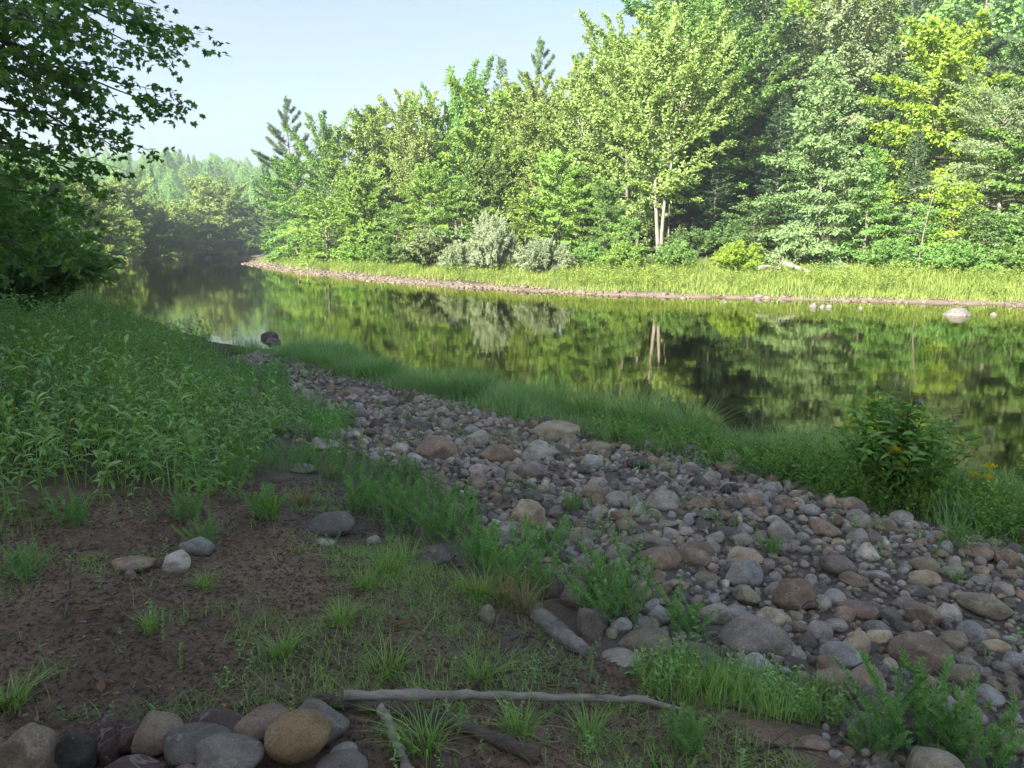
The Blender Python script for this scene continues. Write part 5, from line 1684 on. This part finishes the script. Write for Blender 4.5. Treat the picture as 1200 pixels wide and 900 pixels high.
# ================================================================== THE OVERHANGING MAPLE
def maple_leaf():
    pts = []
    for a, r in [(-150, .34), (-112, .66), (-85, .50), (-52, .84), (-30, .58), (-12, .74), (0, 1.0), (12, .74), (30, .58), (52, .84), (85, .50), (112, .66), (150, .34)]:
        pts.append([math.cos(math.radians(a)) * r, math.sin(math.radians(a)) * r, -.12 * abs(math.sin(math.radians(a))) * r - .10 * max(r - .5, 0)])
    v = np.array([[0, 0, .03]] + pts) ; n = len(pts)
    t = np.array([[0, i + 1, i + 2] for i in range(n - 1)])
    return v, t


def near_maple():
    r = np.random.default_rng(8)
    base = np.array([-10.2, 9.0]); zb = hz(*base)
    wood = Acc(); V, T = maple_leaf()
    B, D, Lw = [], [], []
    q = np.linspace(0, 1, 10)
    trunk = np.stack([base[0] + .5 * q, base[1] + .2 * q, zb - .2 + 15 * q], 1)
    tube(wood, trunk, .26 * (1 - q) ** .7 + .03, 10)
    # boughs: tip pixel, distance, start height on the trunk, sag, density
    boughs = [
        (190, 34, 11.0), (155, 6, 11.5), (110, -30, 10), (60, -20, 9.5), (195, -45, 12), (20, 14, 8.8), (90, 30, 9.6), (140, 52, 11.5), (35, 55, 10.2),
        (176, 120, 11.5), (140, 98, 10.8), (85, 104, 9.8), (30, 95, 9.2), (142, 164, 12), (100, 150, 10.4), (50, 140, 9.6), (100, 188, 11.5), (65, 176, 10.4), (15, 165, 9.4),
        (78, 196, 12.5), (10, 205, 10.5), (50, 226, 12.2), (-5, 236, 10.6), (85, 246, 13.0), (30, 255, 11.5), (-30, 240, 9.8), (78, 270, 13.5), (15, 285, 12), (-30, 275, 10.8), (48, 292, 13), (-70, 300, 10.4),
        (-8, 306, 12.5), (-60, 205, 9.4), (-40, 120, 9.2), (-20, 60, 9.0), (-30, 322, 11.5), (50, 20, 10.6), (0, -20, 9.2),
        (160, 20, 10.4), (120, 8, 10.8), (170, 60, 12.2), (50, 80, 9.8), (-30, 20, 9.0), (100, 72, 10.6),
    ]
    for px_, py_, Y in boughs:
        tx, ty, tz = at_y(px_, py_, Y)
        k = (tz + r.uniform(-.1, .9) - zb) / 15; st = np.array([np.interp(k, q, trunk[:, i]) for i in range(3)])
        tip = np.array([tx, ty, tz]); L = np.linalg.norm(tip - st)
        qq = np.linspace(0, 1, 12)
        pts = st + (tip - st) * qq[:, None]; pts[:, 2] += .09 * L * np.sin(PI * qq) ** 1.2
        pts[1:-1] += r.normal(0, .05, (10, 3))
        tube(wood, pts, .04 * (1 - qq) ** .8 + .006, 6, cap=False)
        for f in np.sort(np.concatenate([.25 + .75 * r.random(int(L * 3.0)), [.97, 1.0]])):
            kk = f * 11; k0 = min(int(kk), 10); p0 = pts[k0] + (pts[k0 + 1] - pts[k0]) * (kk - k0)
            bd = unit(pts[k0 + 1] - pts[k0])
            ang = r.choice([-1, 1]) * r.uniform(.5, 1.1) * (1 if f < .96 else .2)
            sdir = unit(np.array([bd[0] * math.cos(ang) - bd[1] * math.sin(ang), bd[0] * math.sin(ang) + bd[1] * math.cos(ang), bd[2] * .5 + r.normal(-.1, .2)]))
            sl_ = r.uniform(.5, 1.3) * (1.1 - .65 * f); q3 = np.linspace(0, 1, 5)[:, None]
            sp = p0 + sdir * sl_ * q3 - np.array([0, 0, .16 * sl_]) * q3 ** 2
            tube(wood, sp, .008 * (1 - .7 * q3[:, 0]), 4, cap=False)
            for w in np.linspace(.15, 1, max(int(sl_ / .14), 3)):
                wk = w * 4; w0 = min(int(wk), 3); pp = sp[w0] + (sp[w0 + 1] - sp[w0]) * (wk - w0)
                an = r.choice([-1, 1]) * r.uniform(.4, 1.2) * (1 if w < .95 else .2)
                td = unit(np.array([sdir[0] * math.cos(an) - sdir[1] * math.sin(an), sdir[0] * math.sin(an) + sdir[1] * math.cos(an), sdir[2] + r.normal(-.15, .3)]))
                tl = r.uniform(.14, .38)
                for g in np.linspace(.25, 1, max(int(tl / .09), 2)):
                    B.append(pp + td * tl * g); D.append(td)
    B, D = np.array(B), np.array(D); per = 2
    ii = np.repeat(np.arange(len(B)), per); m = len(ii)
    d = D[ii] * .6 + r.normal(0, .7, (m, 3)); d[:, 2] -= .35; d = unit(d)
    nr = np.array([0, 0, 1.]) + r.normal(0, .5, (m, 3)); sd_ = unit(np.cross(d, nr)); up = np.cross(sd_, d)
    s = r.uniform(.05, .095, m)
    off = B[ii] + d * .045
    W_ = off[:, None] + s[:, None, None] * (V[None, :, :1] * d[:, None] + V[None, :, 1:2] * sd_[:, None] + V[None, :, 2:] * up[:, None])
    lf = Acc(); lf.add(W_.reshape(-1, 3), None, (T[None] + np.arange(m)[:, None, None] * len(V)).reshape(-1, 3), np.repeat(r.random(m), len(V)))
    o0 = np.array([base[0], base[1], zb])
    for A in (wood, lf):
        A.v = [a - o0.astype(np.float32) for a in A.v]
    e = empty('maple_tree', tuple(o0)); tag(e, 'big dark maple whose leafy boughs hang in from the meadow side', 'tree')
    wood.obj('trunk', BARK, e); lf.obj('crown', LEAF['near'], e, False)


near_maple()
# dark undergrowth beneath it along the bank
for i, (px_, Y, H_, var, lab) in enumerate([(10, 22, 3.6, 'bush0', 'dark bush under the overhanging maple at the photo edge'), (12, 30, 3.8, 'bush1', 'dark bush under the maple boughs by the water'), (-30, 17, 3.4, 'bush1', 'dark bush rising out of the meadow below the maple'),
                                            (45, 42, 4.2, 'bush0', 'shaded bush along the near bank past the maple'), (20, 36, 6, 'sapling0', 'shaded sapling behind the maple boughs'), (-60, 24, 6, 'sapling0', 'shaded sapling on the bank under the maple'), (60, 62, 5.5, 'sapling0', 'small dim tree along the near bank'), (30, 52, 6, 'sapling0', 'dim bank tree behind the shaded bush')]):
    x = x_at(px_, Y)
    plant('undergrowth_bush' if 'bush' in var else 'sapling', var, (x, Y), H_, LEAF['deep' if i % 3 else 'mid'], lab, 'bush' if 'bush' in var else 'tree', 'dark undergrowth on the near bank', 1.2)

# ================================================================== HAZE
def build_haze():
    A = Acc()
    x0, x1, y0, y1, z0, z1 = -420, 420, -60, 420, -3.5, 75
    v = [[x, y, z] for z in (z0, z1) for y in (y0, y1) for x in (x0, x1)]
    q = [[0, 2, 3, 1], [4, 5, 7, 6], [0, 1, 5, 4], [2, 6, 7, 3], [0, 4, 6, 2], [1, 3, 7, 5]]
    A.add(v, q)
    m, nt, out = newmat('haze_air')
    pv = N(nt, 'ShaderNodeVolumePrincipled')
    pv.inputs['Color'].default_value = (.74, .87, 1, 1); pv.inputs['Density'].default_value = HAZE; pv.inputs['Anisotropy'].default_value = .2
    nt.links.new(pv.outputs[0], out.inputs['Volume'])
    o = A.obj('haze', m, None, False)
    tag(o, 'thin pale summer haze over the river valley', 'haze', kind='stuff')


HAZE = .0007
if HAZE: build_haze()
